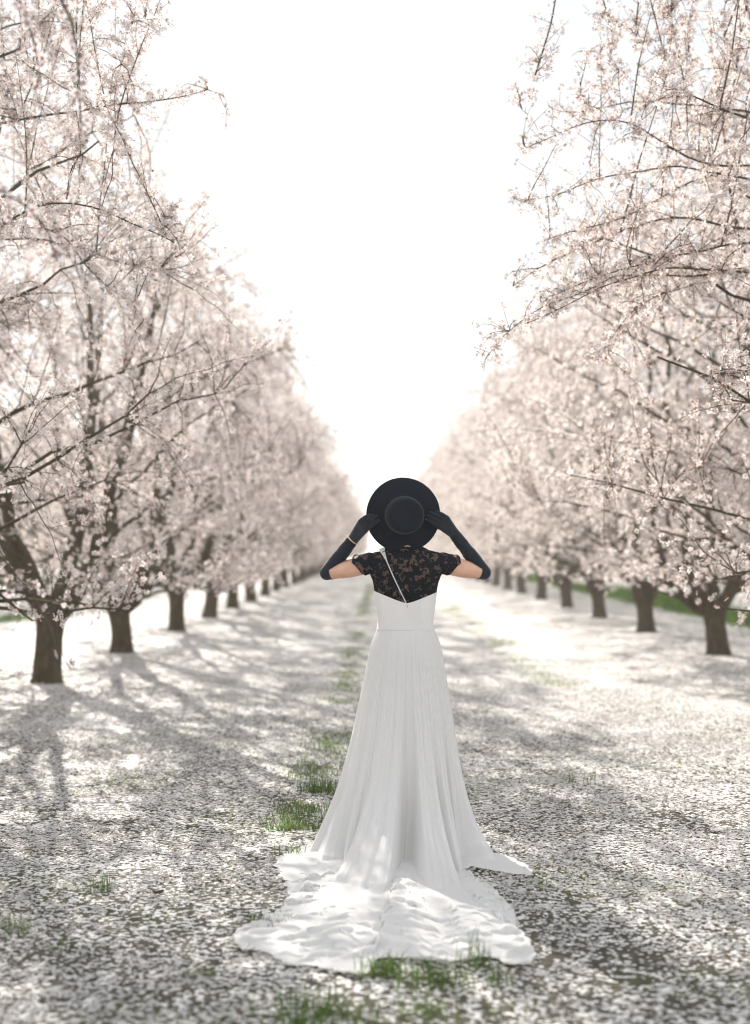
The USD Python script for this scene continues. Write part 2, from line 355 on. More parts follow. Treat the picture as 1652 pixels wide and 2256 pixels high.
grass_strip('tall_grass_strip', 'dense tall band of green grass behind the right row of trunks', 30000, lambda y, g: 7.35 + .30 * g, 20, 75, .27, .3, 45, .25, wid=.014, col=(.20, .33, .085))
grass_strip('thin_grass_strip', 'thin green grass strip behind the left row of trunks', 9000, lambda y, g: -7.6 + .25 * g, 18, 80, .13, .4, 47, .42, wid=.012)

def tuft(px, py, n, h, spread, label, seed):
    rng = np.random.default_rng(seed)
    d = 4555 / (py - 1212)
    c = P(px, py, d)
    x, y = c[0] + rng.normal(0, spread, n), c[1] + rng.normal(0, spread * 1.1, n)
    v, F, col = blades(x, y, h * rng.uniform(.45, 1.15, n), rng, wid=.0042, lean=.75, col=(.19, .30, .08))
    v[:, :2] -= c[:2]
    gz = float(ground_z(c[0], c[1]))
    v[:, 2] -= gz
    path, p = thing('grass_tuft', label, 'grass tuft', (c[0], c[1], gz))
    obj('blades', (v, F), 'grass_blade', path, color=col, kind='stuff')
for i, a in enumerate([
    (845, 2150, 120, .085, .042, 'green grass tuft at the lowest point of the train hem'),
    (950, 2165, 150, .09, .06, 'lush grass tuft just below the train hem, right of centre'),
    (1050, 2125, 40, .15, .028, 'tall thin grass blades rising in front of the train near its right corner'),
    (1100, 2160, 28, .09, .025, 'small sparse grass tuft below the right corner of the train'),
    (690, 2235, 260, .085, .085, 'wide low grass tuft at the bottom edge, below the train'),
    (930, 2235, 120, .055, .07, 'flat grass tuft at the bottom edge, right of the wide one'),
    (1120, 2235, 26, .06, .07, 'sparse flattened grass blades at the bottom right of the train'),
    (578, 2030, 90, .045, .045, 'flat dark grass tuft left of the train, above its left tip'),
    (225, 1958, 34, .10, .030, 'upright grass tuft on the petals far left of the gown'),
    (30, 2050, 40, .09, .035, 'grass tuft at the left edge of the picture'),
    (140, 2095, 16, .08, .02, 'thin grass tuft between the left edge and the wide train'),
    (450, 2150, 22, .06, .03, 'small grass tuft left of the lowest train folds'),
    (705, 1740, 190, .11, .065, 'leafy grass clump beside the left edge of the skirt'),
    (640, 1880, 26, .09, .03, 'thin grass tuft just above the left wing of the train'),
    (1190, 1955, 14, .05, .03, 'tiny grass tuft on the petals right of the train wing'),
    (1280, 1720, 22, .10, .05, 'sparse grass tuft on the petals right of the skirt'),
]):
    tuft(*a, seed=300 + i)

# a fallen twig and a dead leaf near the train
def ground_bits():
    a, b = P(495, 2128, 4555 / (2128 - 1212)), P(562, 2092, 4555 / (2092 - 1212))
    t = np.linspace(0, 1, 9)[:, None]
    p = a + (b - a) * t
    p[:, 2] = ground_z(p[:, 0], p[:, 1]) + .010 + .012 * np.sin(t[:, 0] * 3)
    p[:, 0] += .006 * np.sin(t[:, 0] * 9)
    c = p[4].copy()
    q, _ = thing('fallen_twig', 'thin brown twig lying on the petals left of the train', 'twig', c)
    obj('stem', tubes((p - c)[None], np.linspace(.0022, .0012, 9)[None], 6), 'twig_bark', q, smooth=True)
    s = p[5:7].copy() - c
    s = np.stack([s[0], s[0] + [.015, .02, .012], s[0] + [.02, .045, .016]])
    obj('side_shoot', tubes(s[None], np.array([[.0013, .001, .0007]]), 5), 'twig_bark', q, smooth=True)
    c = P(349, 1972, 4555 / (1972 - 1212))
    c[2] = ground_z(c[0], c[1])
    u, w = np.meshgrid(np.linspace(-1, 1, 13), np.linspace(-1, 1, 9))
    wd = .016 * (1 - u ** 2) ** .7 * (1 - .15 * u)
    v = np.stack([u * .024, w * wd, .012 + .010 * w ** 2 + .006 * u ** 2], -1).reshape(-1, 3)
    i, j = np.meshgrid(np.arange(8), np.arange(12), indexing='ij')
    f = np.stack([i * 13 + j, i * 13 + j + 1, (i + 1) * 13 + j + 1, (i + 1) * 13 + j], -1).reshape(-1, 4)
    q, _ = thing('dead_leaf', 'small curled dark brown dead leaf on the petals at the left', 'leaf', c, 35)
    obj('blade', (v, f), 'dead_leaf', q, smooth=True)
    st = np.array([[.022, 0, .014], [.031, .002, .012], [.04, .001, .007]])
    obj('stalk', tubes(st[None], np.array([[.0011, .001, .0009]]), 5), 'dead_leaf', q)
ground_bits()

def litter():
    rng = np.random.default_rng(91)
    n = 420
    y = 3.6 + 9 * rng.random(n) ** 1.3
    x = (rng.random(n) * 2 - 1) * (.34 * y + .6)
    ok = ~under_train(x, y, -.04)
    x, y = x[ok], y[ok]
    n = len(x)
    az = rng.uniform(0, 6.28, n)
    L = rng.uniform(.012, .075, n) * rng.random(n) ** .5
    t = np.linspace(-.5, .5, 4)
    bendy = rng.normal(0, .12, (n, 1)) * (t[None] ** 2 * 4 - 1)
    px_ = x[:, None] + L[:, None] * (t * np.cos(az)[:, None] - bendy * np.sin(az)[:, None])
    py_ = y[:, None] + L[:, None] * (t * np.sin(az)[:, None] + bendy * np.cos(az)[:, None])
    pz_ = ground_z(px_, py_) + rng.uniform(.006, .014, (n, 1))
    R = rng.uniform(.0008, .0021, (n, 1)) * np.array([1, .95, .85, .6])
    _, p = obj('twig_litter', tubes(np.stack([px_, py_, pz_], -1), R, 4), 'dead_leaf')
    tag(p, 'tiny dark twigs and bud scales strewn over the fallen petals', 'litter', kind='stuff')
litter()

# ------------------------------------------------------------------ almond trees in blossom
def grow(start, dirs, length, k, wander, trop, rng):
    """N paths of k steps. trop(pos, dir, t) is added to the direction at every step."""
    p, d = start.copy(), unit(dirs)
    out = [p.copy()]
    step = (length / k)[:, None]
    for s in range(k):
        d = unit(d + rng.normal(0, wander, d.shape) + trop(p, d, s / k))
        p = p + d * step
        out.append(p.copy())
    return np.stack(out, 1)

def along(paths, per_m, rng, t0=0.0, jitter=1.0):
    """Points spread along the paths: (path index, t in 0..1, position, tangent)."""
    seg = np.linalg.norm(np.diff(paths, axis=1), axis=2)
    L = seg.sum(1)
    cnt = np.floor(L * (1 - t0) * per_m + rng.random(len(L))).astype(int)
    idx = np.repeat(np.arange(len(L)), cnt)
    order = np.concatenate([(np.arange(c) + rng.random(c) * jitter) / max(c, 1) for c in cnt]) if cnt.sum() else np.zeros(0)
    t = t0 + (1 - t0) * np.clip(order, 0, .9999)
    k = paths.shape[1] - 1
    a = np.minimum((t * k).astype(int), k - 1)
    fr = (t * k - a)[:, None]
    p0, p1 = paths[idx, a], paths[idx, a + 1]
    return idx, t, p0 + (p1 - p0) * fr, unit(p1 - p0)

def aside(d, ang, rng, bias=None):
    """Directions leaving d by about ang radians, to a random side (bias is added to the side)."""
    s = rng.normal(0, 1, d.shape)
    if bias is not None:
        s = unit(s) + bias
    s = unit(s - (s * d).sum(-1, keepdims=True) * d)
    return unit(d * np.cos(ang)[:, None] + s * np.sin(ang)[:, None])

_PET = []
for k in range(5):
    for r, da, z in ((.10, 0, 0), (.70, -.47, .16), (1.0, 0, .26), (.70, .47, .16)):
        a = k * 2 * np.pi / 5 + da
        _PET.append((r * np.cos(a), r * np.sin(a), z))
_PET = np.array(_PET)
_PET1 = []                                                # farther trees: one face a petal
for k in range(5):
    for r, da, z in ((.06, 0, 0), (1.0, -.44, .22), (1.0, .44, .22)):
        a = k * 2 * np.pi / 5 + da
        _PET1.append((r * np.cos(a), r * np.sin(a), z))
_PET1 = np.array(_PET1)
_STAR3 = []
for k in range(3):
    for r, da, z in ((.75, 0, .42), (.22, -1.0, -.1), (.22, 1.0, -.1)):
        a = k * 2 * np.pi / 3 + da
        _STAR3.append((r * np.cos(a), r * np.sin(a), z))
_STAR3 = np.array(_STAR3)
_PETF = np.array([t for k in range(5) for t in ((4 * k, 4 * k + 1, 4 * k + 2), (4 * k, 4 * k + 2, 4 * k + 3))])
_STAR = []
for k in range(5):
    for r, da, z in ((.62, 0, .42), (.17, -.62, -.1), (.17, .62, -.1)):
        a = k * 2 * np.pi / 5 + da
        _STAR.append((r * np.cos(a), r * np.sin(a), z))
_STAR = np.array(_STAR)
_STARF = np.arange(15).reshape(5, 3)
_LEAF = np.array([(0, 0, 0), (.5, .28, .1), (1.2, 0, 0.25), (.5, -.28, .1)])
_LEAFF = np.array([(0, 1, 2), (0, 2, 3)])

def place(tmpl, tf, pos, nrm, size, rng, col):
    """Copies of a template at pos facing nrm; col (n, verts, 3)."""
    n = len(pos)
    a = unit(np.cross(nrm, rng.normal(0, 1, nrm.shape)))
    b = np.cross(nrm, a)
    v = pos[:, None] + size[:, None, None] * (tmpl[None, :, 0, None] * a[:, None] + tmpl[None, :, 1, None] * b[:, None] + tmpl[None, :, 2, None] * nrm[:, None])
    f = (tf[None] + (np.arange(n) * len(tmpl))[:, None, None]).reshape(-1, 3)
    return v.reshape(-1, 3), f, np.broadcast_to(col, (n, len(tmpl), 3)).reshape(-1, 3)

def flowers(pos, tan, rng, star=.42, leaf=.09, rosy=0.0, size=(.0185, .0255), fine=True):
    # blossoms sit in clusters on short spurs
    cnt = rng.choice([1, 2, 3, 4, 5, 6], len(pos), p=[.12, .16, .22, .22, .16, .12])
    spur = unit(np.cross(tan, rng.normal(0, 1, tan.shape))) * rng.uniform(.004, .03, (len(pos), 1))
    pos, tan = np.repeat(pos + spur, cnt, 0), np.repeat(tan, cnt, 0)
    pos = pos + rng.normal(0, .0125, pos.shape)
    n = len(pos)
    side = unit(np.cross(tan, rng.normal(0, 1, tan.shape)))
    nrm = unit(side + .35 * tan + rng.normal(0, .35, side.shape))
    base = pos + side * rng.uniform(.004, .016, (n, 1))
    u = rng.random(n)
    parts, cols = [], []
    m = u >= star
    k = m.sum()
    tone = (1 + rng.normal(0, .03, (k, 1, 1)))
    pink = np.clip(rng.random((k, 1, 1)) ** 2 + rosy, 0, 1)
    tip = np.array([.90, .895, .885]) * (1 - pink) + np.array([.90, .845, .83]) * pink
    c = np.broadcast_to(tip * tone, (k, 20 if fine else 15, 3)).copy()
    c[:, 0::4 if fine else 3] = np.array([.78, .60, .55])
    v, f, cc = place(_PET if fine else _PET1, _PETF if fine else _STARF, base[m] + nrm[m] * .006, nrm[m], rng.uniform(*size, k), rng, np.clip(c, 0, .9))
    parts.append((v, f)); cols.append(cc)
    m = u < star
    k = m.sum()
    c = (np.array([.23, .105, .062]) * (1 - rosy) + np.array([.20, .045, .035]) * rosy) * rng.uniform(.55, 1.5, (k, 1, 1)) + rng.normal(0, .012, (k, 1, 3))
    v, f, cc = place(_STAR if fine else _STAR3, _STARF if fine else _STARF[:3], base[m], nrm[m], rng.uniform(.016, .024, k), rng, np.clip(c, .02, .6))
    parts.append((v, f)); cols.append(cc)
    m = rng.random(n) < leaf
    k = m.sum()
    c = np.array([.20, .30, .06]) * rng.uniform(.6, 1.3, (k, 1, 1)) * np.ones((1, 1, 3))
    v, f, cc = place(_LEAF, _LEAFF, base[m], unit(nrm[m] + tan[m]), rng.uniform(.010, .02, k), rng, c)
    parts.append((v, f)); cols.append(cc)
    v, f = merge(parts)
    return v, f, np.vstack(cols)

def trunk_mesh(rng, h=.80, r=.145, fork=()):
    nz, na = 20, 28
    z = np.linspace(-.12, h, nz)
    an = np.linspace(0, 2 * np.pi, na, endpoint=False)
    Z, A = np.meshgrid(z, an, indexing='ij')
    t = np.clip(Z / h, 0, 1)
    rad = r * (1.0 + .28 * np.exp(-np.maximum(Z, 0) / .07) - .10 * np.sin(np.pi * t) + .18 * np.clip((t - .62) / .38, 0, 1) ** 1.5)
    ph = rng.uniform(0, 6.28, 4)
    rad *= 1 + .05 * np.cos(3 * A + ph[0] + Z * 2) + .035 * np.cos(5 * A + ph[1] - Z * 3)
    s = rng.uniform(0, 50)
    rad += .036 * (meshkit.fbm(np.stack([np.cos(A) * 2.4 + s, np.sin(A) * 2.4, Z * 2.2], -1), 4, 3) - .5) + .012 * (meshkit.noise(np.stack([np.cos(A) * 8 + s, np.sin(A) * 8, Z * 5], -1), 4) - .5)
    lean = rng.normal(0, .06, 2)
    v = np.stack([np.cos(A) * rad + lean[0] * t ** 1.5, np.sin(A) * rad + lean[1] * t ** 1.5, Z], -1)
    # domed crotch
    dome = []
    for q, dz in ((.75, .05), (.4, .085)):
        ring = v[-1].copy()
        cen = ring.mean(0)
        ring = cen + (ring - cen) * q
        ring[:, 2] = h + dz
        dome.append(ring)
    v = np.concatenate([v, np.stack(dome)], 0)
    rows = len(v)
    i, j = np.meshgrid(np.arange(rows - 1), np.arange(na), indexing='ij')
    q = np.stack([i * na + j, i * na + (j + 1) % na, (i + 1) * na + (j + 1) % na, (i + 1) * na + j], -1).reshape(-1, 4)
    f = np.vstack([q[:, [0, 1, 2]], q[:, [0, 2, 3]]])
    vv = np.vstack([v.reshape(-1, 3), [[lean[0], lean[1], h + .095]]])
    top = (rows - 1) * na
    f = np.vstack([f, [[top + s_, top + (s_ + 1) % na, len(vv) - 1] for s_ in range(na)]])
    return vv, f, lean

CROWN = PchipInterpolator([0, .12, .16, .24, .38, .55, .70, .82, .92, 1.0], [.35, .50, .72, .92, 1.0, .98, .86, .66, .42, .15])

def bend(p0, d0, p1, k, rng, wob, droop):
    """Curved boughs from p0, leaving along d0, to p1."""
    L = np.linalg.norm(p1 - p0, axis=1, keepdims=True)
    t = np.linspace(0, 1, k + 1)[None, :, None]
    c1, c2 = p0 + d0 * L * .30, p1 - unit(p1 - p0) * L * .35 + np.array([0, 0, 1.]) * droop[:, None]
    q = p0[:, None] * (1 - t) ** 3 + c1[:, None] * 3 * t * (1 - t) ** 2 + c2[:, None] * 3 * t ** 2 * (1 - t) + p1[:, None] * t ** 3
    n = np.cumsum(rng.normal(0, 1, q.shape), 1)
    n -= n[:, :1] + (n[:, -1:] - n[:, :1]) * t
    return q + n * wob * L[:, None]

def almond(seed, R=2.9, H=6.2, nlimb=4, az0=None, extra=(), density=1.0, star=.20, r=.145, hidden=None, nb=46, nbr=900, fine=False, face=None):
    """One tree at the origin. extra: polylines (points, start radius) of further boughs in the tree's own space."""
    rng = np.random.default_rng(seed)
    h = rng.uniform(.60, .80)
    tv, tf, lean = trunk_mesh(rng, h, r)
    az = (rng.uniform(0, 6.28) if az0 is None else az0) + np.arange(nlimb) * 2 * np.pi / nlimb + rng.normal(0, .22, nlimb)
    inc = rng.uniform(.72, 1.0, nlimb)                      # up from the horizontal
    ring = np.stack([np.cos(az), np.sin(az), 0 * az], -1)
    d0 = ring * np.cos(inc)[:, None] + np.array([0, 0, 1.]) * np.sin(inc)[:, None]
    s0 = np.array([lean[0], lean[1], h - .06]) + ring * .055
    # an uneven crown: bulges and gaps
    ph = rng.uniform(0, 6.28, 3)
    lump = lambda p: 1 + .09 * np.sin(2 * np.arctan2(p[:, 1], p[:, 0]) + ph[0]) + .08 * np.sin(3 * np.arctan2(p[:, 1], p[:, 0]) + p[:, 2] * 1.7 + ph[1]) + .05 * np.sin(p[:, 2] * 3 + ph[2])
    def sample(n, lo, hi, zlo=.15, zhi=1.0):
        m = n * 6
        z = zlo + (zhi - zlo) * rng.random(m)
        w = CROWN(z)
        p = rng.random(m) < w                               # as much room as the crown has at that height
        z = z[p][:n]
        a = rng.uniform(0, 6.28, n)
        f = np.sqrt(lo ** 2 + (hi ** 2 - lo ** 2) * rng.random(n))
        q = np.stack([np.cos(a), np.sin(a), z * H], -1)
        rad = R * CROWN(z) * f * lump(q)
        q[:, 0] *= rad; q[:, 1] *= rad
        return q
    tipz = H * rng.uniform(.70, .86, nlimb)
    tip = ring * (R * rng.uniform(.30, .62, nlimb))[:, None] + np.stack([0 * az, 0 * az, tipz], -1)
    limbs = bend(s0, d0, tip, 16, rng, .010, np.full(nlimb, -.15))
    tl = np.linspace(0, 1, 17)
    Rl = ((r * .66) * (1 - .80 * tl ** .8) + .03 * np.exp(-tl / .06))[None] * rng.uniform(.85, 1.1, (nlimb, 1))
    # boughs: each goes from a limb to its own part of the crown
    tgt = sample(nb, .55, .97, .17, .90)
    # spread the targets out
    for _ in range(12):
        d = tgt[:, None] - tgt[None]
        dist = np.linalg.norm(d, axis=2) + np.eye(nb)
        tgt = tgt + .03 * (d / dist[..., None] ** 3).sum(1)
        z = np.clip(tgt[:, 2] / H, .16, .93)
        rad = np.linalg.norm(tgt[:, :2], axis=1)
        mx = R * CROWN(z) * .97
        tgt[:, :2] *= np.minimum(1, mx / np.maximum(rad, 1e-6))[:, None]
        tgt[:, 2] = z * H
    lp = limbs[:, 1:15].reshape(-1, 3)
    ltan = unit(np.gradient(limbs, axis=1))[:, 1:15].reshape(-1, 3)
    lr = Rl[:, 1:15].reshape(-1)
    hd = np.linalg.norm(tgt[:, None, :2] - lp[None, :, :2], axis=2)
    cost = np.linalg.norm(tgt[:, None] - lp[None], axis=2) * (1 + .8 * np.clip((lp[None, :, 2] - tgt[:, None, 2] + .62 * hd) / .7, 0, 3)) + rng.random((nb, len(lp))) * .15
    at = cost.argmin(1)
    bd = unit(ltan[at] * .8 + unit(tgt - lp[at]) * .5)
    boughs = bend(lp[at], bd, tgt, 10, rng, .014, np.full(nb, .12))
    R1 = np.minimum(lr[at] * .52, .024)[:, None] * (1 - .76 * np.linspace(0, 1, 11))[None]
    own = tubes(boughs, R1, 7)
    if len(extra):
        ex = np.stack([gaussian_filter1d(spline(e[0], 31), 1.2, axis=0, mode='nearest') for e in extra])
        ex = ex + gaussian_filter1d(rng.normal(0, .035, ex.shape), 1.6, axis=1)
        exr = np.array([e[1] * (.50 if e[1] > .012 else .34) for e in extra])[:, None] * (1 - .78 * np.linspace(0, 1, 31))[None]
        exr = exr * (1 + .12 * rng.normal(0, 1, exr.shape).clip(-1, 1.5))
        own = merge([own, tubes(ex, exr, 6)])
        boughs, R1 = np.concatenate([boughs, ex[:, ::3]]), np.concatenate([R1, exr[:, ::3]])
    # branches: to points spread evenly through the crown, each from the bough that passes best
    par = np.concatenate([boughs, spline_resample(limbs, 11)])
    bp, btan = par[:, 2:].reshape(-1, 3), unit(np.gradient(par, axis=1))[:, 2:].reshape(-1, 3)
    bt = sample(nbr, .15, 1.05, .12, .99)
    if face is not None:                                    # fewer on the side that looks away from the alley
        bt = bt[(bt[:, 0] * face > -.05 * R) | (rng.random(nbr) < .3)]
    if len(extra):                                          # side branches along the hand-placed boughs
        i_, t_, p_, d_ = along(ex, 7.5, rng, .30)
        e2 = aside(d_, rng.uniform(.6, 1.1, len(p_)), rng, np.array([0, 0, .25])) * rng.uniform(.12, .50, (len(p_), 1)) * (1.15 - .75 * t_[:, None])
        bt = np.vstack([bt, p_ + e2])
    dd = bt[:, None] - bp[None]
    dist = np.linalg.norm(dd, axis=2)
    outw = np.linalg.norm(bp[:, :2], axis=1)[None] - np.linalg.norm(bt[:, :2], axis=1)[:, None]
    cost = dist * (1 + .8 * np.clip(outw / .5, 0, 2)) + np.where(dist < .12, 5, 0) + .1 * rng.random(dist.shape)
    at = cost.argmin(1)
    keep = dist[np.arange(len(bt)), at] < 1.9
    bt, at = bt[keep], at[keep]
    bd = unit(btan[at] * .45 + unit(bt - bp[at]))
    low = np.clip((2.0 - bt[:, 2]) / 1.0, 0, 1)
    branches = bend(bp[at], bd, bt, 7, rng, .016, .05 + .10 * low)
    # upright water shoots on the upper boughs
    i_, t_, p_, d_ = along(boughs, 1.5, rng, .35)
    up = p_[:, 2] > .52 * H
    p_ = p_[up]
    shoots = grow(p_, unit(rng.normal(0, .22, p_.shape) + np.array([0, 0, 1.])), rng.uniform(.45, 1.25, len(p_)), 7, .05, lambda p, d, t: np.array([0, 0, .05]), rng)
    branches = np.concatenate([branches, shoots])
    if hidden is not None:
        branches = branches[~hidden(branches)]
    Lb = np.linalg.norm(np.diff(branches, axis=1), axis=2).sum(1)
    R2 = (rng.uniform(.0030, .0042, len(branches)) + .0020 * Lb)[:, None] * (1 - .68 * np.linspace(0, 1, 8))[None]
    it, tt, pt, dt = along(branches, 5.5 * density, rng, .12)
    dt = aside(dt, rng.uniform(.6, 1.2, len(pt)), rng, np.array([0, 0, .35]))
    Lt = rng.uniform(.06, .32, len(pt)) * (1.1 - .4 * tt)
    twigs = grow(pt, dt, Lt, 2, .16, lambda p, d, t: np.array([0, 0, .06]), rng)
    if len(extra):                                          # short flowering spurs all along the hand-placed boughs
        _, tx, px_, dx_ = along(ex, 20., rng, .22)
        sp = grow(px_, aside(dx_, rng.uniform(.6, 1.3, len(px_)), rng, np.array([0, 0, .2])), rng.uniform(.03, .15, len(px_)), 2, .12, lambda p, d, t: 0 * p, rng)
        twigs = np.concatenate([twigs, sp])
    R3 = rng.uniform(.0014, .0022, len(twigs))[:, None] * (1 - .5 * np.linspace(0, 1, 3))[None]
    P_, T_ = [], []
    if len(extra):
        for pth, dens in ((sp, 16.), (ex, 17.)):
            _, _, p, t = along(pth, dens, rng, .2)
            P_.append(p); T_.append(t)
    for pth, dens, t0 in ((twigs, 15., .05), (branches, 19., .08), (boughs, 9., .35)):
        _, _, p, t = along(pth, dens * density, rng, t0)
        P_.append(p); T_.append(t)
    Pf, Tf = np.vstack(P_), np.vstack(T_)
    # the outside of the crown flowers most; inside, low down, the wood is bare
    rho = np.hypot(Pf[:, 0], Pf[:, 1]) / R
    bare = np.clip((3.6 - Pf[:, 2]) / 1.3, 0, 1) * np.clip((.80 - rho) / .45, 0, 1)
    keep = (Pf[:, 2] > .3) & (rng.random(len(Pf)) > .96 * bare) & ~((rng.random(len(Pf)) < .55) & (rho < .50)) & ((rng.random(len(Pf)) < .86) | (Pf[:, 2] > 4.2))
    fv, ff, fc = flowers(Pf[keep], Tf[keep], rng, star=star, fine=fine, rosy=.45 if fine else 0.)
    return dict(trunk=(tv, tf), limbs=[tubes(limbs[q:q + 1], Rl[q:q + 1], 12) for q in range(nlimb)], boughs=own, branches=merge([tubes(branches, R2, 4, False), tubes(twigs, R3, 3, False)]), blossoms=(fv, ff, fc), n=keep.sum())

def spline_resample(paths, n):
    k = paths.shape[1]
    x = np.linspace(0, k - 1, n)
    a = np.minimum(x.astype(int), k - 2)
    return paths[:, a] + (paths[:, a + 1] - paths[:, a]) * (x - a)[None, :, None]

def build_tree(t, path):
    obj('trunk', t['trunk'], 'bark', path, smooth=True)
    for l in t['limbs']:
        obj('limb', l, 'bark', path, smooth=True)
    obj('boughs', t['boughs'], 'bark', path, smooth=True, kind='stuff')
    obj('twigs', t['branches'], 'twig_bark', path, kind='stuff')
    v, f, c = t['blossoms']
    obj('blossoms', (v, f), 'blossom_petal', path, color=c, kind='stuff')

ORD = ['', 'first', 'second', 'third', 'fourth', 'fifth', 'sixth', 'seventh', 'eighth', 'ninth', 'tenth', 'eleventh', 'twelfth']
GROUPS = {-1: 'almond trees in the left row of the alley', 1: 'almond trees in the right row of the alley'}

def loc_of(x, y):
    return np.array([x, y, float(ground_z(x, y)) - .02])

# hand-placed boughs that reach into the picture from the nearest trees
def bough(pts, r, base):
    return (np.array([P(*q) for q in pts]) - base, r)

NEAR_R = loc_of(RX, 9.3)
zr = lambda x, y, d: (1025 + x * .3794, y * .3794, d)
extra_r = [bough([zr(*q) for q in pts], r, NEAR_R) for pts, r in [
    ([(2300, 900, 9.6), (1800, 960, 9.3), (1420, 940, 9.0), (1120, 800, 8.9), (880, 710, 8.8), (700, 720, 8.8), (500, 760, 8.8), (310, 860, 8.8)], .022),
    ([(2300, 1250, 9.6), (1800, 1080, 9.2), (1400, 1000, 9.0), (1050, 985, 8.9), (900, 990, 8.9), (720, 1040, 8.8), (500, 1105, 8.8), (285, 1170, 8.8)], .022),
    ([(2200, 1500, 9.6), (1700, 1150, 9.4), (1520, 1010, 9.3), (1250, 1090, 9.2), (1100, 1180, 9.2), (990, 1250, 9.1), (700, 1330, 9.1), (420, 1420, 9.0)], .020),
    ([(2200, 1500, 9.5), (1700, 1330, 9.4), (1330, 1290, 9.3), (1080, 1280, 9.2), (930, 1320, 9.2), (760, 1400, 9.1), (560, 1480, 9.0), (240, 1690, 9.0)], .022),
    ([(2200, 1500, 9.2), (1650, 1380, 9.0), (1440, 1420, 8.9), (1200, 1480, 8.8), (900, 1560, 8.7), (640, 1680, 8.7), (400, 1760, 8.6)], .020),
    ([(2200, 1600, 9.2), (1640, 1580, 9.0), (1330, 1555, 8.8), (1150, 1565, 8.7), (960, 1620, 8.6), (700, 1720, 8.5), (430, 1890, 8.5), (325, 1910, 8.5)], .018),
    ([(2000, 1500, 9.6), (1400, 1610, 9.3), (1180, 1720, 9.2), (980, 1810, 9.1), (880, 1890, 9.1), (760, 2150, 9.0)], .014),
    ([(1900, 1560, 9.2), (1300, 1580, 8.9), (800, 1640, 8.7), (600, 1740, 8.6), (340, 1840, 8.6), (210, 1930, 8.6), (95, 2060, 8.6)], .016),
    ([(1900, 700, 9.8), (1500, 640, 9.6), (1300, 590, 9.5), (1150, 600, 9.5), (920, 610, 9.4), (700, 640, 9.4), (480, 640, 9.3)], .018),
    ([(1030, 720, 8.9), (1050, 560, 8.9), (1090, 480, 8.9), (1140, 340, 8.9), (1210, 0, 8.9), (1230, -150, 8.9)], .010),
    ([(1095, 745, 8.9), (1120, 600, 8.9), (1150, 480, 8.9), (1190, 200, 8.9), (1200, -100, 8.9)], .009),
    ([(1200, 780, 9.0), (1240, 590, 9.0), (1270, 460, 9.0), (1300, 200, 9.0), (1330, -100, 9.0)], .010),
    ([(1430, 915, 9.1), (1450, 700, 9.1), (1470, 480, 9.1), (1520, 200, 9.1), (1560, -100, 9.1)], .011),
    ([(900, 700, 8.9), (890, 500, 8.9), (870, 280, 8.9), (830, 50, 8.9)], .007),
    ([(430, 780, 8.8), (345, 600, 8.8), (400, 460, 8.8), (450, 320, 8.8)], .006),
    ([(740, 710, 8.8), (690, 620, 8.8), (660, 510, 8.8)], .006),
    ([(810, 620, 9.3), (790, 450, 9.3), (765, 300, 9.3)], .006),
    ([(1100, 350, 9.0), (1040, 250, 9.0), (960, 110, 9.0)], .006),
    ([(1650, 1500, 10.2), (1560, 1200, 10.0), (1500, 800, 9.9), (1580, 400, 9.9), (1600, -100, 9.9)], .024),
]]
NEAR_L = loc_of(LX, 10.1)
zl = lambda x, y, d: (x * .3724, y * .3724, d)
extra_l = [bough([zl(*q) for q in pts], r, NEAR_L) for pts, r in [
    ([(-800, 1000, 9.6), (-300, 850, 9.2), (0, 740, 9.0), (200, 680, 8.9), (420, 650, 8.8), (600, 630, 8.7), (850, 605, 8.6), (1000, 560, 8.6), (1235, 490, 8.5)], .030),
    ([(-500, 1700, 9.2), (-150, 1400, 8.6), (110, 1270, 8.1), (200, 1205, 8.0), (380, 1190, 7.9), (560, 1220, 7.9), (740, 1310, 7.8), (920, 1420, 7.8), (1040, 1500, 7.8)], .024),
    ([(400, 1190, 7.9), (440, 1000, 7.9), (465, 700, 7.8), (450, 400, 7.8), (440, 0, 7.7)], .012),
    ([(-500, 1500, 9.8), (100, 1400, 9.4), (370, 1450, 9.2), (600, 1510, 9.0), (800, 1580, 8.9), (1000, 1590, 8.9)], .018),
    ([(920, 1420, 7.8), (960, 1380, 7.8), (1020, 1260, 7.8)], .008),
    ([(590, 1220, 8.1), (650, 1000, 8.2), (680, 780, 8.2), (715, 400, 8.2), (740, 240, 8.2), (790, 30, 8.2)], .010),
    ([(-500, 700, 9.8), (100, 500, 9.4), (320, 260, 9.2), (560, 90, 9.1), (640, 20, 9.0)], .012),
    ([(700, 620, 8.7), (740, 400, 8.7), (830, 220, 8.6), (890, 80, 8.6)], .007),
    ([(100, 1400, 8.6), (240, 1350, 8.5), (430, 1450, 8.4), (620, 1650, 8.4), (840, 1870, 8.3)], .012),
    ([(-100, 900, 9.6), (20, 500, 9.5), (10, 100, 9.5), (0, -200, 9.5)], .012),
    ([(150, 680, 9.0), (210, 400, 9.0), (240, 100, 9.0), (260, -200, 9.0)], .010),
]]

protos = {}
def proto(name, **kw):
    path = f'/World/Prototypes/{name}'
    UsdGeom.Xform.Define(stage, path)
    t = almond(**kw)
    build_tree(t, path)
    protos[name] = path
cls = stage.CreateClassPrim('/World/Prototypes')
proto('left_a', seed=101, R=2.5, H=6.0, nlimb=4, az0=.3)
proto('left_b', seed=202, R=2.5, H=5.9, nlimb=5)
proto('right_a', seed=303, R=3.15, H=6.2, nlimb=4, az0=.9, nbr=1050)
proto('right_b', seed=404, R=3.15, H=6.2, nlimb=5, nbr=1050)

def plant(kind, name, label, x, y, rot, sc, group):
    path, p = thing(name, label, 'tree', loc_of(x, y), rot, (sc[0], sc[0], sc[1]), group)
    p.GetReferences().AddInternalReference(protos[kind])
    p.SetInstanceable(True)
    return p

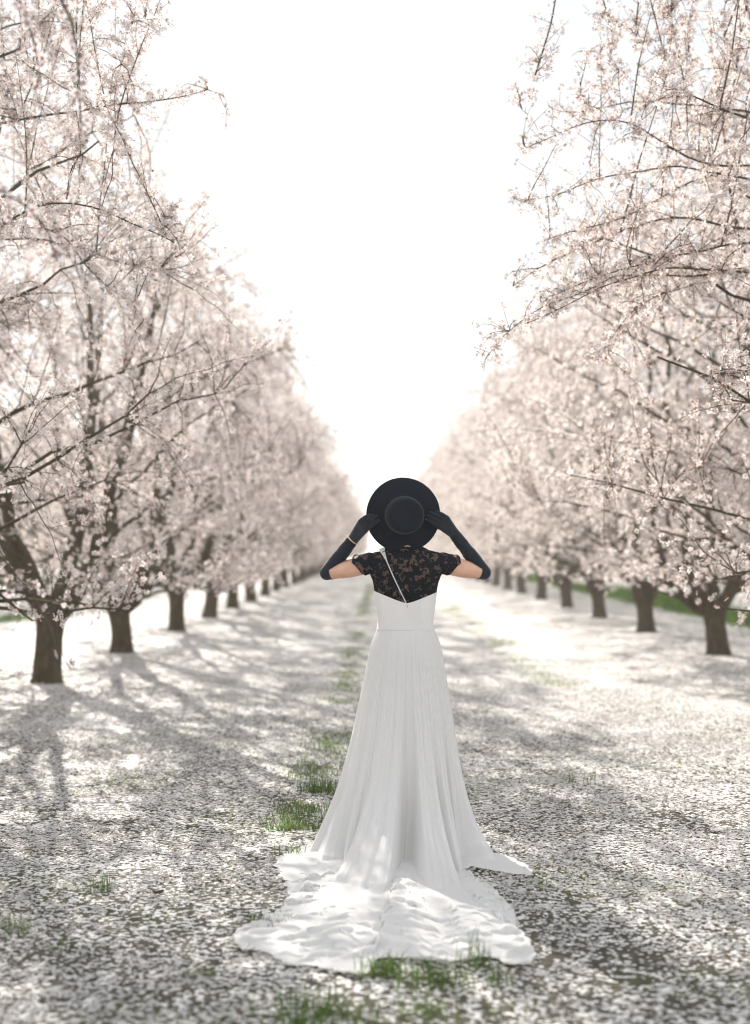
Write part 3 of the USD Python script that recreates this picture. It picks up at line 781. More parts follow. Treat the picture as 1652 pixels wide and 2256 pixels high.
def orchard():
    rng = np.random.default_rng(77)
    lab = lambda s: {-1: 'left', 1: 'right'}[s]
    ly = [14.9, 19.3, 24.5, 29.2, 33.7, 38.6] + [43.3 + 4.75 * i for i in range(23)]
    ry = [14.2, 19.0, 24.1, 29.2, 34.3, 39.8, 45.2] + [50.1 + 4.9 * i for i in range(21)]
    for side, X, ys in ((-1, LX, ly), (1, RX, ry)):
        for i, y in enumerate(ys):
            kind = ('left' if side < 0 else 'right') + '_' + 'ab'[(i + (i // 3)) % 2]
            rot = (i * 97 + 40) % 360 + rng.uniform(-15, 15)
            if side > 0 and i == 0:
                l = 'blossoming almond tree filling the right edge, its trunk just outside the picture'
            else:
                k = i + 1 if side < 0 else i
                where = 'at the left edge' if side < 0 else 'near the right edge'
                if k == 1:
                    l = f'nearest whole almond tree of the {lab(side)} row, thick dark trunk {where}'
                elif k <= 9:
                    l = f'blossoming almond tree on the {ORD[k]} trunk from the front in the {lab(side)} row'
                else:
                    l = f'small pale blossoming tree far down the {lab(side)} row, melting into its neighbours'
            plant(kind, 'almond_tree', l, X + (rng.normal(0, .04) if i > 7 else 0), y, rot, rng.uniform(.96, 1.05, 2), GROUPS[side] if 'far down' not in l else f'distant almond trees at the end of the {lab(side)} row')
    for side, X in ((-1, LX - 7.85), (1, RX + 7.85), (-2, LX - 15.7), (2, RX + 15.7)):
        y0 = 20 if abs(side) == 1 else 34
        n = 22 if abs(side) == 1 else 17
        s = int(np.sign(side))
        for i in range(n):
            l = f'blossoming almond tree of the {"next" if abs(side) == 1 else "second"} orchard row behind the {lab(s)} row'
            if abs(side) == 1 and i < 6:
                l = f'{ORD[i + 1]} almond tree from the front, in the next row behind the {lab(s)} row of trunks'
            plant(('left' if s < 0 else 'right') + '_' + 'ab'[(i + abs(side)) % 2], 'almond_tree', l, X + rng.normal(0, .05), y0 + 4.85 * i + rng.normal(0, .1), rng.uniform(0, 360), rng.uniform(.95, 1.06, 2), f'almond trees in the {"next" if abs(side) == 1 else "second"} row behind the {lab(s)} row')
orchard()

def near_trees():
    path, p = thing('almond_tree', 'nearest almond tree on the right, long arching flowering boughs against the sky', 'tree', NEAR_R, group=GROUPS[1])
    build_tree(almond(505, R=3.1, H=6.2, nlimb=4, az0=.8, extra=extra_r, star=.50, nbr=1500, fine=True, face=-1), path)
    path, p = thing('almond_tree', 'near almond tree at top left, thick bare-tipped bough pointing at the sky', 'tree', NEAR_L, group=GROUPS[-1])
    build_tree(almond(606, R=2.35, H=5.9, nlimb=3, az0=1.05, extra=extra_l, star=.36, nbr=1050, fine=True, face=1), path)
near_trees()

def closest_left_tree():
    """The tree beside the camera: blurred blossom sprays hang into the upper left corner."""
    base = loc_of(LX, 5.3)
    sprays = [([(-500, -300, 5.2), (-150, -120, 5.0), (60, -60, 4.9), (150, 20, 4.85), (172, 150, 4.8), (178, 300, 4.8)], .010),
              ([(-500, 200, 5.1), (-200, 330, 4.9), (-60, 400, 4.8), (40, 440, 4.7), (110, 520, 4.7), (125, 575, 4.7)], .009),
              ([(-500, -600, 5.2), (-200, -300, 5.1), (-20, -100, 5.0), (60, 40, 5.0), (90, 180, 5.0)], .008),
              ([(-400, 600, 5.0), (-150, 700, 4.9), (-30, 740, 4.9), (30, 800, 4.9)], .007),
              ([(-500, 900, 5.6), (-150, 960, 5.4), (-40, 1130, 5.3), (20, 1250, 5.2), (80, 1320, 5.2), (118, 1400, 5.15), (130, 1440, 5.15)], .007),
              ([(-300, 1400, 5.2), (-60, 1460, 5.1), (10, 1500, 5.1), (30, 1485, 5.1), (42, 1478, 5.1)], .004)]
    ex = [bough(a, r, base) for a, r in sprays]
    path, p = thing('almond_tree', 'closest almond tree, blurred blossom sprays hanging into the top left corner', 'tree', base, group=GROUPS[-1])
    # its crown stands beside the camera: what would cross the view there is pruned
    def crosses(b):
        w = b + base
        x, y, z = w[..., 0], w[..., 1], w[..., 2]
        return ((x > -.30 * y - .02) & (y > 1.0)).any(1) | ((x > -.262 * y) & (z < 2.6) & (y > 1)).any(1)
    t = almond(707, R=2.2, H=5.6, nlimb=4, az0=1.0, star=.35, hidden=crosses, nbr=420, nb=34)
    build_tree(t, path)
    rng = np.random.default_rng(55)
    pa = np.stack([spline(e[0], 15) for e in ex])
    ra = np.array([e[1] for e in ex])[:, None] * (1 - .7 * np.linspace(0, 1, 15))[None]
    obj('hanging_boughs', tubes(pa, ra, 7), 'twig_bark', path, smooth=True, kind='stuff')
    it, tt, pt, dt = along(pa, 9, rng, .3)
    tw = grow(pt, aside(dt, rng.uniform(.5, 1.1, len(pt)), rng), rng.uniform(.04, .13, len(pt)), 3, .12, lambda p, d, t: 0 * p, rng)
    obj('hanging_twigs', tubes(tw, np.full((len(tw), 4), .0018), 4), 'twig_bark', path, kind='stuff')
    _, _, p1, t1 = along(tw, 30, rng, .3)
    _, _, p2, t2 = along(pa[:4], 34, rng, .35)
    pp, tt = np.vstack([p1, p2]), np.vstack([t1, t2])
    w = pp + base
    order = np.argsort(-(w[:, 0] / w[:, 1]))
    pp, tt = pp[order], tt[order]
    # the blossoms that show large are single parts
    u = np.linspace(0, 1, 5)
    for q in range(len(pp)):
        if q >= 130:
            break
        side = unit(np.cross(tt[q], rng.normal(0, 1, 3)))
        n = unit(side + .3 * tt[q] + rng.normal(0, .35, 3))
        c = pp[q] + side * rng.uniform(.008, .02)
        a = unit(np.cross(n, rng.normal(0, 1, 3)))
        b = np.cross(n, a)
        s = rng.uniform(.017, .0215)
        V, F, C = [], [], []
        for k in range(5):
            an = k * 2 * np.pi / 5 + rng.normal(0, .07)
            cup = rng.uniform(.10, .38)
            e, g = np.cos(an) * a + np.sin(an) * b, -np.sin(an) * a + np.cos(an) * b
            n0 = len(V)
            for r_, w_, z_ in ((.10, 0, 0), (.45, -.28, .3), (.45, .28, .3), (.45, 0, .2), (.85, -.38, .8), (.85, .38, .8), (.80, 0, .72), (1.03, -.15, 1), (1.03, .15, 1), (.97, 0, .98)):
                V.append(c + s * (r_ * e + w_ * g + z_ * cup * n) + n * .006)
                C.append((.66, .26, .27) if r_ < .2 else (.87, .81, .82))
            F += [[n0 + i for i in t] for t in ((0, 1, 3), (0, 3, 2), (1, 4, 6), (1, 6, 3), (3, 6, 5), (3, 5, 2), (4, 7, 9), (4, 9, 6), (6, 9, 8), (6, 8, 5))]
        for k in range(7):                               # stamens
            d = unit(n + rng.normal(0, .35, 3))
            g = unit(np.cross(d, a)) * .0005
            n0 = len(V)
            V += [c + n * .006 + g, c + n * .006 - g, c + n * .006 + d * .009]
            C += [(.7, .4, .4)] * 2 + [(.75, .55, .25)]
            F.append([n0, n0 + 1, n0 + 2])
        for k in range(5):                               # calyx
            an = (k + .5) * 2 * np.pi / 5
            e = np.cos(an) * a + np.sin(an) * b
            g = -np.sin(an) * a + np.cos(an) * b
            n0 = len(V)
            V += [c - n * .004, c + (e * .35 + g * .2) * s + n * .004, c + (e * .35 - g * .2) * s + n * .004]
            C += [(.30, .12, .09)] * 3
            F.append([n0, n0 + 1, n0 + 2])
        obj('blossom', (np.array(V), np.array(F)), 'blossom_petal', path, color=np.array(C))
    if len(pp) > 130:
        v, f, c = flowers(pp[130:], tt[130:], rng, star=.35)
        obj('blossoms', (v, f), 'blossom_petal', path, color=c, kind='stuff')
closest_left_tree()

# ------------------------------------------------------------------ bright morning haze between the far trees
mat('haze_air', {'v': ('principled_volume', {'color': (1., .99, .975), 'density': .0012, 'anisotropy': .6})}, [], surface=None, volume='v.volume')
hz = trimesh.creation.box([1100, 1000, 9.5])
hz.apply_translation([0, 430, 3.45])
_, _p = obj('haze', hz, 'haze_air', kind='stuff')
tag(_p, 'thin bright haze that fades the far rows of trees', 'haze')

# ------------------------------------------------------------------ the woman
FX, FY = 0.13, 7.15                                      # where she stands
FZ = float(ground_z(FX, FY))
def at(px, py, y):
    """A point of the photograph at y metres behind (+) or in front of (-) her spine, in her own space."""
    return P(px, py, FY + y) - np.array([FX, FY, 0])
hl = lambda x, y: (697.2 + .0993 * x, 1107.3 + .0993 * y)   # enlarged left and right hand
hr = lambda x, y: (922.7 + .1034 * x, 1107.3 + .1034 * y)

def ball(c, r, n=20):
    m = trimesh.creation.icosphere(2, r)
    m.apply_translation(c)
    return np.array(m.vertices)

def hull(*cr):
    return manifold3d.Manifold.hull_points(np.vstack([ball(c, r) for c, r in cr]))

def chain(pts):
    return [hull(pts[i], pts[i + 1]) for i in range(len(pts) - 1)]

EL, ER = at(720, 1267, .10), at(1066, 1266, .10)         # elbows
WL, WR = at(778, 1193, .035), at(999, 1179, .035)        # wrists
SL, SR = np.array([-.175, .005, 1.355]), np.array([.185, .005, 1.355])
BRIM_Y = -.055

def make_body():
    B = []
    hips = [((-.068, 0, .92), .085), ((.068, 0, .92), .085), ((0, -.02, .90), .090)]
    waist = [((-.062, 0, 1.05), .066), ((.062, 0, 1.05), .066), ((0, .02, 1.05), .075)]
    ribs = [((-.072, .005, 1.20), .074), ((.072, .005, 1.20), .074)]
    chest = [((-.088, .0, 1.29), .072), ((.092, .0, 1.29), .072)]
    girdle = [((-.135, .0, 1.355), .054), ((.142, .0, 1.355), .054), ((0, -.01, 1.375), .062)]
    B += [hull(*hips, *waist), hull(*waist, *ribs), hull(*ribs, *chest), hull(*chest, *girdle)]
    B += [hull(((-.07, .085, 1.225), .05), ((-.06, .03, 1.24), .07)), hull(((.07, .085, 1.225), .05), ((.06, .03, 1.24), .07))]
    B += [hull(((-.085, -.035, 1.31), .055), ((-.03, -.03, 1.22), .055)), hull(((.085, -.035, 1.31), .055), ((.03, -.03, 1.22), .055))]
    B += [hull(((-.10, 0, 1.385), .035), ((0, .005, 1.42), .052)), hull(((.10, 0, 1.385), .035), ((0, .005, 1.42), .052))]
    B += chain([((0, .0, 1.40), .055), ((0, .02, 1.50), .050)])
    # head, tipped back into the hat, looking up and ahead
    B += [hull(((0, .025, 1.60), .076), ((0, .075, 1.585), .066), ((0, .07, 1.62), .06)), hull(((0, .085, 1.565), .055), ((0, .125, 1.535), .022), ((0, .03, 1.54), .05))]
    B += [hull(((0, .145, 1.605), .008), ((0, .158, 1.585), .011), ((0, .135, 1.583), .012))]           # nose
    B += [hull(((-.014, .140, 1.560), .006), ((.014, .140, 1.560), .006), ((0, .145, 1.561), .007))]     # mouth
    for sx in (-1, 1):
        B += [hull(((sx * .03, .132, 1.607), .010), ((sx * .034, .128, 1.607), .010)), hull(((sx * .072, .05, 1.60), .014), ((sx * .074, .047, 1.58), .010))]
    # arms
    for S, E, Wr in ((SL, EL, WL), (SR, ER, WR)):
        m = S + (E - S) * .45 + np.array([0, 0, -.004])
        B += chain([(S, .050), (m, .0455), (E, .033)])
        B += chain([(E, .034), (E + (Wr - E) * .35, .0335), (Wr, .0265)])
    # hands: fingers lie on the brim, the thumb goes behind it
    def brim(px, off):                                      # the brim's plane, turned a little to the right
        return BRIM_Y + (px - 888.5) / 445 * .135 + off
    def hand(w, knuck, tips, thumb, heel, y):
        k3 = [at(*k, brim(k[0], -.020)) for k in knuck]
        t3 = [at(*t, brim(t[0], -.0125)) for t in tips]
        hp = at(*heel, (brim(heel[0], -.012) + w[1]) / 2)
        B.append(hull((w, .025), *[(k, .0115) for k in k3], (hp, .019)))
        for k, t, r in zip(k3, t3, (.0088, .0092, .0090, .0082)):
            mid = (k + t) / 2 + np.array([0, -.009, .002])
            B.extend(chain([(k, r + .0012), (mid, r), (t, r - .0012)]))
        a, b, c = hp, at(*thumb[0], brim(thumb[0][0], .040)), at(*thumb[1], brim(thumb[1][0], .026))
        B.extend(chain([(a, .015), (b, .0115), (c, .0095)]))
    hand(WL, [hl(985, 455), hl(1015, 505), hl(1060, 565), hl(1095, 650)], [hl(1165, 328), hl(1245, 332), hl(1325, 357), hl(1372, 447)], [hl(1130, 560), hl(1260, 480)], hl(930, 720), -.045)
    hand(WR, [hr(590, 370), hr(545, 420), hr(490, 485), hr(445, 560)], [hr(372, 245), hr(245, 268), hr(178, 332), hr(168, 410)], [hr(430, 560), hr(310, 500)], hr(640, 640), -.045)
    # legs and feet
    for sx in (-1, 1):
        B += chain([((sx * .070, .0, .88), .080), ((sx * .075, .01, .50), .058), ((sx * .07, -.005, .33), .052), ((sx * .065, -.01, .085), .034)])
        B += [hull(((sx * .065, -.025, .045), .032), ((sx * .068, .06, .035), .030), ((sx * .075, .15, .022), .021))]
    m = manifold3d.Manifold.batch_boolean(B, manifold3d.OpType.Add).simplify(.0012).refine_to_length(.0085)
    v, f, _ = meshkit.arrays(m)
    t = trimesh.Trimesh(v, f, process=True, merge_tex=True)
    trimesh.smoothing.filter_taubin(t, lamb=.5, nu=.52, iterations=14)
    return t

def arm_s(v, S, E, Wr):
    """How far a point is along shoulder > elbow > wrist (metres; the elbow is at |E-S|), and how close to the arm."""
    def seg(a, b):
        d = b - a
        t = ((v - a) @ d) / (d @ d)
        return t, np.linalg.norm(v - (a + np.clip(t, 0, 1)[:, None] * d), axis=1)
    t1, d1 = seg(S, E)
    t2, d2 = seg(E, Wr)
    return t1 * np.linalg.norm(E - S), d1, t2 * np.linalg.norm(Wr - E), d2

PERSON, _p = thing('person', 'woman seen from behind in black lace and white train, elbows raised, holding her hat', 'person', (FX, FY, FZ))

def make_person():
    body = make_body()
    v, f, nrm = np.array(body.vertices), np.array(body.faces), np.array(body.vertex_normals)
    obj('body', body, 'skin', PERSON, smooth=True)
    # cloth bridges the hollows of the body: smoothed skin and smoothed normals under it
    soft = trimesh.Trimesh(v.copy(), f, process=False)
    trimesh.smoothing.filter_laplacian(soft, lamb=.5, iterations=9)
    vs = np.array(soft.vertices)
    ns = np.array(soft.vertex_normals)
    def shell(s, off, base=None):
        o = np.full(len(v), off) if np.isscalar(off) else off
        cv, cf = clip((vs + ns * o[:, None]) if base else (v + nrm * o[:, None]), f, s)
        from scipy.sparse import coo_matrix
        from scipy.sparse.csgraph import connected_components
        e = np.vstack([cf[:, :2], cf[:, 1:]])
        _, lab = connected_components(coo_matrix((np.ones(len(e)), (e[:, 0], e[:, 1])), shape=(len(cv), len(cv))), directed=False)
        big = np.bincount(lab[cf[:, 0]]).argmax()           # one piece of cloth
        cf = cf[lab[cf[:, 0]] == big]
        used, inv = np.unique(cf, return_inverse=True)
        return cv[used], inv.reshape(-1, 3)
    # ---- gloves
    for side, S, E, Wr in ((-1, SL, EL, WL), (1, SR, ER, WR)):
        a, d1, b, d2 = arm_s(v, S, E, Wr)
        LE = np.linalg.norm(E - S)
        cuff = np.maximum(a - (LE - .030), np.minimum(d1 - d2, b))        # the forearm, and past the cuff line just above the elbow
        s = np.where(side * (v[:, 0] - .01) > .125, cuff, -.05)
        s = np.where((v[:, 2] > 1.46) & (np.abs(v[:, 0]) > .10), .02, s)
        s = np.where(v[:, 2] < 1.2, -.05, s)
        folds = .0016 * np.sin(b * 190 + 26 * (v[:, 0] * .6 + v[:, 1]) + 3 * np.sin(b * 60)) * np.clip((b - .02) / .06, 0, 1) * np.clip((np.linalg.norm(Wr - E) - b) / .05 + .2, 0, 1)
        obj('glove', shell(s, .0022 + folds), 'black_glove', PERSON, smooth=True)
    # ---- bodice edge: sweeps down to a point in the middle of the back
    ax = np.abs(v[:, 0] - .006)
    edge_z = np.where(v[:, 1] < .02, 1.159 + .060 * (ax / .15) ** 1.25, 1.25)
    a1, d1, _, _ = arm_s(v, SL, EL, WL)
    a2, e1, _, _ = arm_s(v, SR, ER, WR)
    arm = np.maximum(np.where(v[:, 0] < -.12, a1, -1), np.where(v[:, 0] > .12, a2, -1))
    sc = lambda t: .0045 * np.abs(np.sin(t))
    ang = np.arctan2(v[:, 2] - 1.345, v[:, 1])
    sleeve = .050 + .018 * np.sin(ang - .3) - arm + sc(ang * 4)
    neck = .080 ** 2 - 0 * ax
    rn = np.sqrt(v[:, 0] ** 2 + (v[:, 1] - .01) ** 2)
    neckline = np.where(v[:, 2] > 1.385, rn - (.056 + .15 * np.maximum(v[:, 2] - 1.425, 0)), .02)
    neckline = np.minimum(neckline, 1.445 - v[:, 2])
    notch = np.where(v[:, 1] < 0, v[:, 2] - edge_z, v[:, 2] - edge_z)
    lace = np.minimum.reduce([notch + .006, sleeve, neckline, np.where((np.abs(v[:, 0]) > .22) & (v[:, 2] > 1.42), -1, 1)])
    flare = .0045 + .010 * np.clip((arm - .03) / .05, 0, 1) * np.clip((v[:, 2] - 1.33) / .05, 0, 1) + .0012 * np.sin(v[:, 0] * 160) * np.sin(v[:, 2] * 130)
    lv, lf = shell(lace, flare)
    obj('lace_top', (lv, lf), 'black_lace', PERSON, smooth=True)
    # corded edges: one along every border of the lace
    e = np.sort(np.vstack([lf[:, [0, 1]], lf[:, [1, 2]], lf[:, [2, 0]]]), 1)
    ue, cnt = np.unique(e, axis=0, return_counts=True)
    nb_ = {}
    for i, j in ue[cnt == 1]:
        nb_.setdefault(i, []).append(j)
        nb_.setdefault(j, []).append(i)
    todo = set(nb_)
    while todo:
        loop = [todo.pop()]
        while True:
            nx = [q for q in nb_[loop[-1]] if q in todo]
            if not nx:
                break
            loop.append(nx[0])
            todo.discard(nx[0])
        if len(loop) < 25:
            continue
        p_ = gaussian_filter1d(lv[loop], .8, axis=0, mode='wrap')
        p_ = np.vstack([p_, p_[:1]])
        cz, cx = p_[:, 2].mean(), p_[:, 0].mean()
        kind = 'sleeve_edge' if abs(cx) > .12 else ('collar_edge' if cz > 1.36 else 'lace_hem')
        obj(kind, tubes(p_[None], np.full((1, len(p_)), .0017), 6, False), 'black_glove', PERSON, smooth=True)
    # ---- white bodice
    edge_s = np.where(vs[:, 1] < .02, 1.159 + .060 * (np.abs(vs[:, 0] - .006) / .15) ** 1.25, 1.25)
    bod = np.minimum(edge_s - vs[:, 2] + .001, vs[:, 2] - 1.022)
    bod = np.minimum(bod, np.where(np.abs(v[:, 0]) > .2, -1, 1))
    th = np.arctan2(v[:, 0], -v[:, 1])
    seam = .0085 - .0012 * (np.exp(-((np.abs(v[:, 0] + .03) - 0) / .003) ** 2) + np.exp(-((v[:, 0] - .062) / .003) ** 2) + np.exp(-((v[:, 0] + .085) / .003) ** 2)) + .0008 * np.sin(v[:, 0] * 120 - v[:, 2] * 160) * (v[:, 0] > .01)
    obj('bodice', shell(bod, seam, True), 'white_lining', PERSON, smooth=True)
    # ---- diagonal white cord, the zip, the bangle: on the back's surface
    ray = trimesh.Trimesh(v, f, process=False)
    def on_back(xz, off):
        xz = np.asarray(xz)
        o = np.stack([xz[:, 0], np.full(len(xz), -1.0), xz[:, 1]], -1)
        loc, ri, _ = ray.ray.intersects_location(o, np.tile([0, 1., 0], (len(o), 1)), multiple_hits=False)
        out = np.full((len(xz), 3), np.nan)
        out[ri] = loc
        ok = ~np.isnan(out[:, 1])
        out[:, 1] = np.interp(np.arange(len(xz)), np.arange(len(xz))[ok], out[ok, 1])
        out[:, 0], out[:, 2] = xz[:, 0], xz[:, 1]
        out[:, 1] -= off
        return out
    a, b = at(840, 1212, -.07)[[0, 2]], at(894.5, 1333, -.07)[[0, 2]]
    n = 30
    t = np.linspace(0, 1, n)[:, None]
    mid = a + (b - a) * t + np.array([-.004, 0]) * np.sin(np.pi * t)
    w = (.0028 + .0135 * np.clip(1 - t / .26, 0, 1) ** 1.4)
    d = unit(np.array([[b[1] - a[1], -(b[0] - a[0])]]))
    L, C, R = on_back(mid - d * w, .0085), on_back(mid, .0112), on_back(mid + d * w, .0085)
    V = np.concatenate([L, C, R])
    i = np.arange(n - 1)
    F = np.vstack([np.stack([i, i + 1, n + i + 1, n + i], 1), np.stack([n + i, n + i + 1, 2 * n + i + 1, 2 * n + i], 1)])
    obj('diagonal_trim', (V, F), 'white_cord', PERSON, smooth=True)
    zp = on_back(np.stack([np.full(24, .008), np.linspace(1.158, 1.03, 24)], -1), .0088)
    obj('zip', tubes(zp[None], np.full((1, 24), .0006), 5), 'white_lining', PERSON, smooth=True)
    pull = zp[0] + np.array([0, -.002, -.006])
    obj('zip_pull', tubes(np.stack([pull, pull + [0, -.001, -.016]])[None], np.array([[.0022, .0016]]), 6), 'zip_grey', PERSON, smooth=True)
    ax_ = unit(WL - EL)
    cen = WL - ax_ * .004
    u_ = unit(np.cross(ax_, [0, 1., 0]))
    w_ = np.cross(ax_, u_)
    an = np.linspace(0, 2 * np.pi, 49)
    ringp = cen + .0335 * (np.cos(an)[:, None] * u_ + np.sin(an)[:, None] * w_) + ax_ * (.004 * np.sin(an + .5))[:, None]
    obj('bangle', tubes(ringp[None], np.full((1, 49), .0030), 8, False), 'gold_bangle', PERSON, smooth=True)
    # ---- hair gathered low under the hat
    hv = trimesh.creation.icosphere(4)
    q = np.array(hv.vertices)
    q = q * [.088, .078, .086] + [0, .012, 1.605]
    q += .004 * (meshkit.fbm(np.stack([q[:, 0] * 60, q[:, 1] * 20, q[:, 2] * 20], -1), 3, 2) - .5)[:, None] * unit(q - [0, .012, 1.605])
    hc = clip(q, np.array(hv.faces), .075 - q[:, 1] + .8 * (q[:, 2] - 1.61))
    obj('hair', hc, 'hair', PERSON, smooth=True)

# ---- the skirt and its train
STEPS = 70
def make_skirt():
    rng = np.random.default_rng(9)
    pts, phi = [], []
    for px, py, a in HEM:
        d = CAM_Z * FPX / (py - 1212)
        p = P(px, py, d)
        pts.append([p[0] - FX, p[1] - FY]); phi.append(a)
    back = len(pts)
    for a in np.linspace(96, 264, 9):
        r = .40 + .03 * np.sin(a * .13)
        pts.append([r * math.sin(math.radians(a)), -r * math.cos(math.radians(a))]); phi.append(a)
    pts.append([pts[0][0], pts[0][1]]); phi.append(280)
    pts, phi = np.array(pts), np.array(phi)
    NU = 820
    # columns: dense where the train spreads
    seg = np.r_[0, np.cumsum(np.linalg.norm(np.diff(pts, axis=0), axis=1) + .02 * np.abs(np.diff(phi)) / 6)]
    u = np.linspace(0, seg[-1], NU, endpoint=False)
    H = PchipInterpolator(seg, pts, axis=0)(u)
    PH = np.radians(PchipInterpolator(seg, phi)(u))
    deg = np.degrees(PH)
    # ruffled hem outline
    ruf = .010 * np.sin(u * 34 + 2 * np.sin(u * 9)) + .007 * np.sin(u * 71 + 1.3)
    Hn = unit(H)
    H = H + Hn * ruf[:, None]
    rH = np.linalg.norm(H, axis=1)
    rG = np.maximum(.17 + .40 * np.minimum(rH, 2.4), .80 * np.minimum(rH, .78))
    # hand-placed folds (positive stands out), as a function of the waist angle
    kp = [(-100, .0), (-84, .5), (-72, -.3), (-62, .7), (-54, -.1), (-47, .35), (-40, -.55), (-30, .55), (-20, .75), (-10, 1.0), (-4.5, .7), (-1.5, -1.3), (3, -1.8), (8.5, -1.2), (12, .75), (17, 1.0), (23, .35), (27, .75), (33, -.7), (38, .5), (45, .75), (50, -1.3), (55, .4), (62, -.6), (68, .8), (76, .3), (84, -.4), (92, .5), (108, -.6), (125, .6), (142, -.5), (160, .6), (178, -.5), (196, .6), (215, -.6), (234, .5), (250, -.4), (260, 0)]
    kp = kp[:-1]
    kd = np.array([k[0] for k in kp]); kv = np.array([k[1] for k in kp])
    F = PchipInterpolator(np.r_[kd - 360, kd, kd + 360], np.r_[kv, kv, kv])(deg)
    fine = .25 * np.sin(deg * .62 + 1) + .18 * np.sin(deg * 1.13 + 2)
    crisp = 0 * deg                                             # thin pressed fold lines
    for c_, w_, h_ in ((-68, 1.0, -.8), (-58, .8, .7), (-51, .8, -.9), (-43, .9, .8), (-36, .8, -.9), (-26, .9, .7), (-15, .9, -.7), (-6, .7, .8), (-.6, .6, -1.), (9.8, .6, .9), (14, .7, -.6), (19, .8, -.9), (25, .8, .8), (30, .8, -1.), (35, .7, .7), (41, .8, -.8), (47, .8, .8), (53, .8, -.9), (64, .9, .6), (72, 1., -.7)):
        crisp = crisp + h_ * np.exp(-((deg - c_) / w_) ** 2)
    rG = gaussian_filter1d(rG, 14, mode='wrap')
    rG = rG + gaussian_filter1d(F, 5, mode='wrap') * .19 * np.clip((rH - .6) / 1.0, 0, 1)
    rG = np.minimum(rG, rH - .03)
    Hs = gaussian_filter1d(H, 10, axis=0, mode='wrap')
    G = unit(Hs) * rG[:, None]
    # fall
    side = PchipInterpolator([0, .10, .20, .40, .60, .80, .95, 1.0], [.138, .178, .196, .236, .275, .325, .385, .42])
    sideR = PchipInterpolator([0, .10, .20, .40, .60, .80, .95, 1.0], [.142, .180, .197, .226, .250, .270, .300, .33])
    NV1, NV2 = 90, 140
    q = np.linspace(0, 1, NV1)
    wr = np.clip((np.sin(PH) + 1) / 2, 0, 1)[None, :]
    hq = 1 - (1 - q) ** 1.75
    prof = side(hq)[:, None] * (1 - wr) + sideR(hq)[:, None] * wr
    dx, dy = np.sin(PH)[None, :], -np.cos(PH)[None, :]
    deep = np.where(dy < 0, .80, .72) + .10 * q[:, None]
    X1, Y1 = prof * dx, prof * dy * deep
    wq = np.clip((q - .10) / .90, 0, 1)[:, None] ** 2.5
    X = X1 * (1 - wq) + G[None, :, 0] * wq
    Y = Y1 * (1 - wq) + G[None, :, 1] * wq
    Z = 1.030 * (1 - hq[:, None]) * np.ones((1, NU))
    amp = (.003 + .042 * np.clip(q - .05, 0, 1) ** 1.1)[:, None]
    soft = np.clip((q - .1) * 2, 0, 1)[:, None]
    D = amp * (F[None] * (.35 + .65 * soft) + .5 * fine[None]) + (.0014 + .0125 * np.clip(q - .02, 0, 1)[:, None] ** .8) * crisp[None]
    nx, ny = dx * (1 - wq) + unit(G)[None, :, 0] * wq, dy * (1 - wq) + unit(G)[None, :, 1] * wq
    X, Y = X + nx * D, Y + ny * D
    Z = Z + .55 * D * wq
    # train
    s = np.linspace(0, 1, NV2 + 1)[1:]
    Gx, Gy = X[-1], Y[-1]
    X2 = Gx[None] + (H[None, :, 0] - Gx[None]) * s[:, None]
    Y2 = Gy[None] + (H[None, :, 1] - Gy[None]) * s[:, None]
    def ridged(a, b, seed, k):
        n = meshkit.fbm(np.stack([a, b, np.full_like(a, seed * 7.3)], -1), k, seed)
        return (1 - np.abs(2 * n - 1)) ** 2.2
    wx = .18 * (meshkit.fbm(np.stack([X2 * 2.2, Y2 * 2.2, 0 * X2], -1), 3, 61) - .5)
    wy = .18 * (meshkit.fbm(np.stack([X2 * 2.2, Y2 * 2.2, 0 * X2 + 9], -1), 3, 62) - .5)
    ax, ay = X2 + wx, Y2 + wy
    rad = (ax * .35 + ay * .94)
    cross = np.arctan2(ax, -ay)
    leng = np.clip(rH - rG, 0, 2)[None]
    bx, by = ax * .93 - ay * .36, ax * .36 + ay * .93              # creases run across the train, sagging between its corners
    sag = by + .60 * (bx - .05) ** 2
    w1 = ridged(bx * 1.5, sag * 6.0, 71, 2)                          # a few large folds
    cx_, cy_ = ax * .70 + ay * .71, -ax * .71 + ay * .70
    w2 = ridged(cx_ * 2.2, cy_ * 9.0, 72, 2)                         # on the left they run out towards the corner
    w3 = ridged(bx * 5, sag * 19, 73, 2)
    w4 = ridged(cx_ * 8, cy_ * 22, 75, 2)
    soft_ = meshkit.fbm(np.stack([ax * 4.2, ay * 4.2, 0 * ax + 4], -1), 2, 74)
    wl = np.clip((X2 * -1 + .10) / .35, 0, 1)
    edge = np.clip((1 - s[:, None]) * leng / .22, 0, 1) ** .8
    env = np.clip(s[:, None] * 1.6, 0, 1) * np.clip(leng / .5, .25, 1)
    Z2 = env * (edge * ((.030 - .018 * wl) * w1 + (.006 + .022 * wl) * w2 + .010 * soft_) + (.3 + .7 * edge) * ((.010 - .004 * wl) * w3 * (.3 + 1.4 * soft_) + (.004 + .005 * wl) * w4))
    lines = np.cos(cross * 46 + 3 * np.sin(rad * 5)) * .5 + .5            # pleats still running out of the fall
    Z2 = Z2 + .018 * lines ** 2 * np.clip(1 - s[:, None] * 1.6, 0, 1) * np.clip(leng / .3, 0, 1)
    endpl = D[-1][None] * .55 * np.clip(1 - s[:, None] * 1.8, 0, 1)
    Z2 = Z2 + np.maximum(endpl, 0)
    roll = np.exp(-((1 - s[:, None]) * np.maximum(rH - rG, .05)[None] / .05) ** 2)   # hem edge turned up in places
    rn = meshkit.fbm(np.stack([u[None] * 5 + 0 * X2, 0 * X2, 0 * X2], -1), 3, 77)
    Z2 = Z2 * (1 - .5 * roll) + .020 * roll * np.clip(rn * 2.4 - 1.0, 0, 1)
    Z2 = Z2 + .003
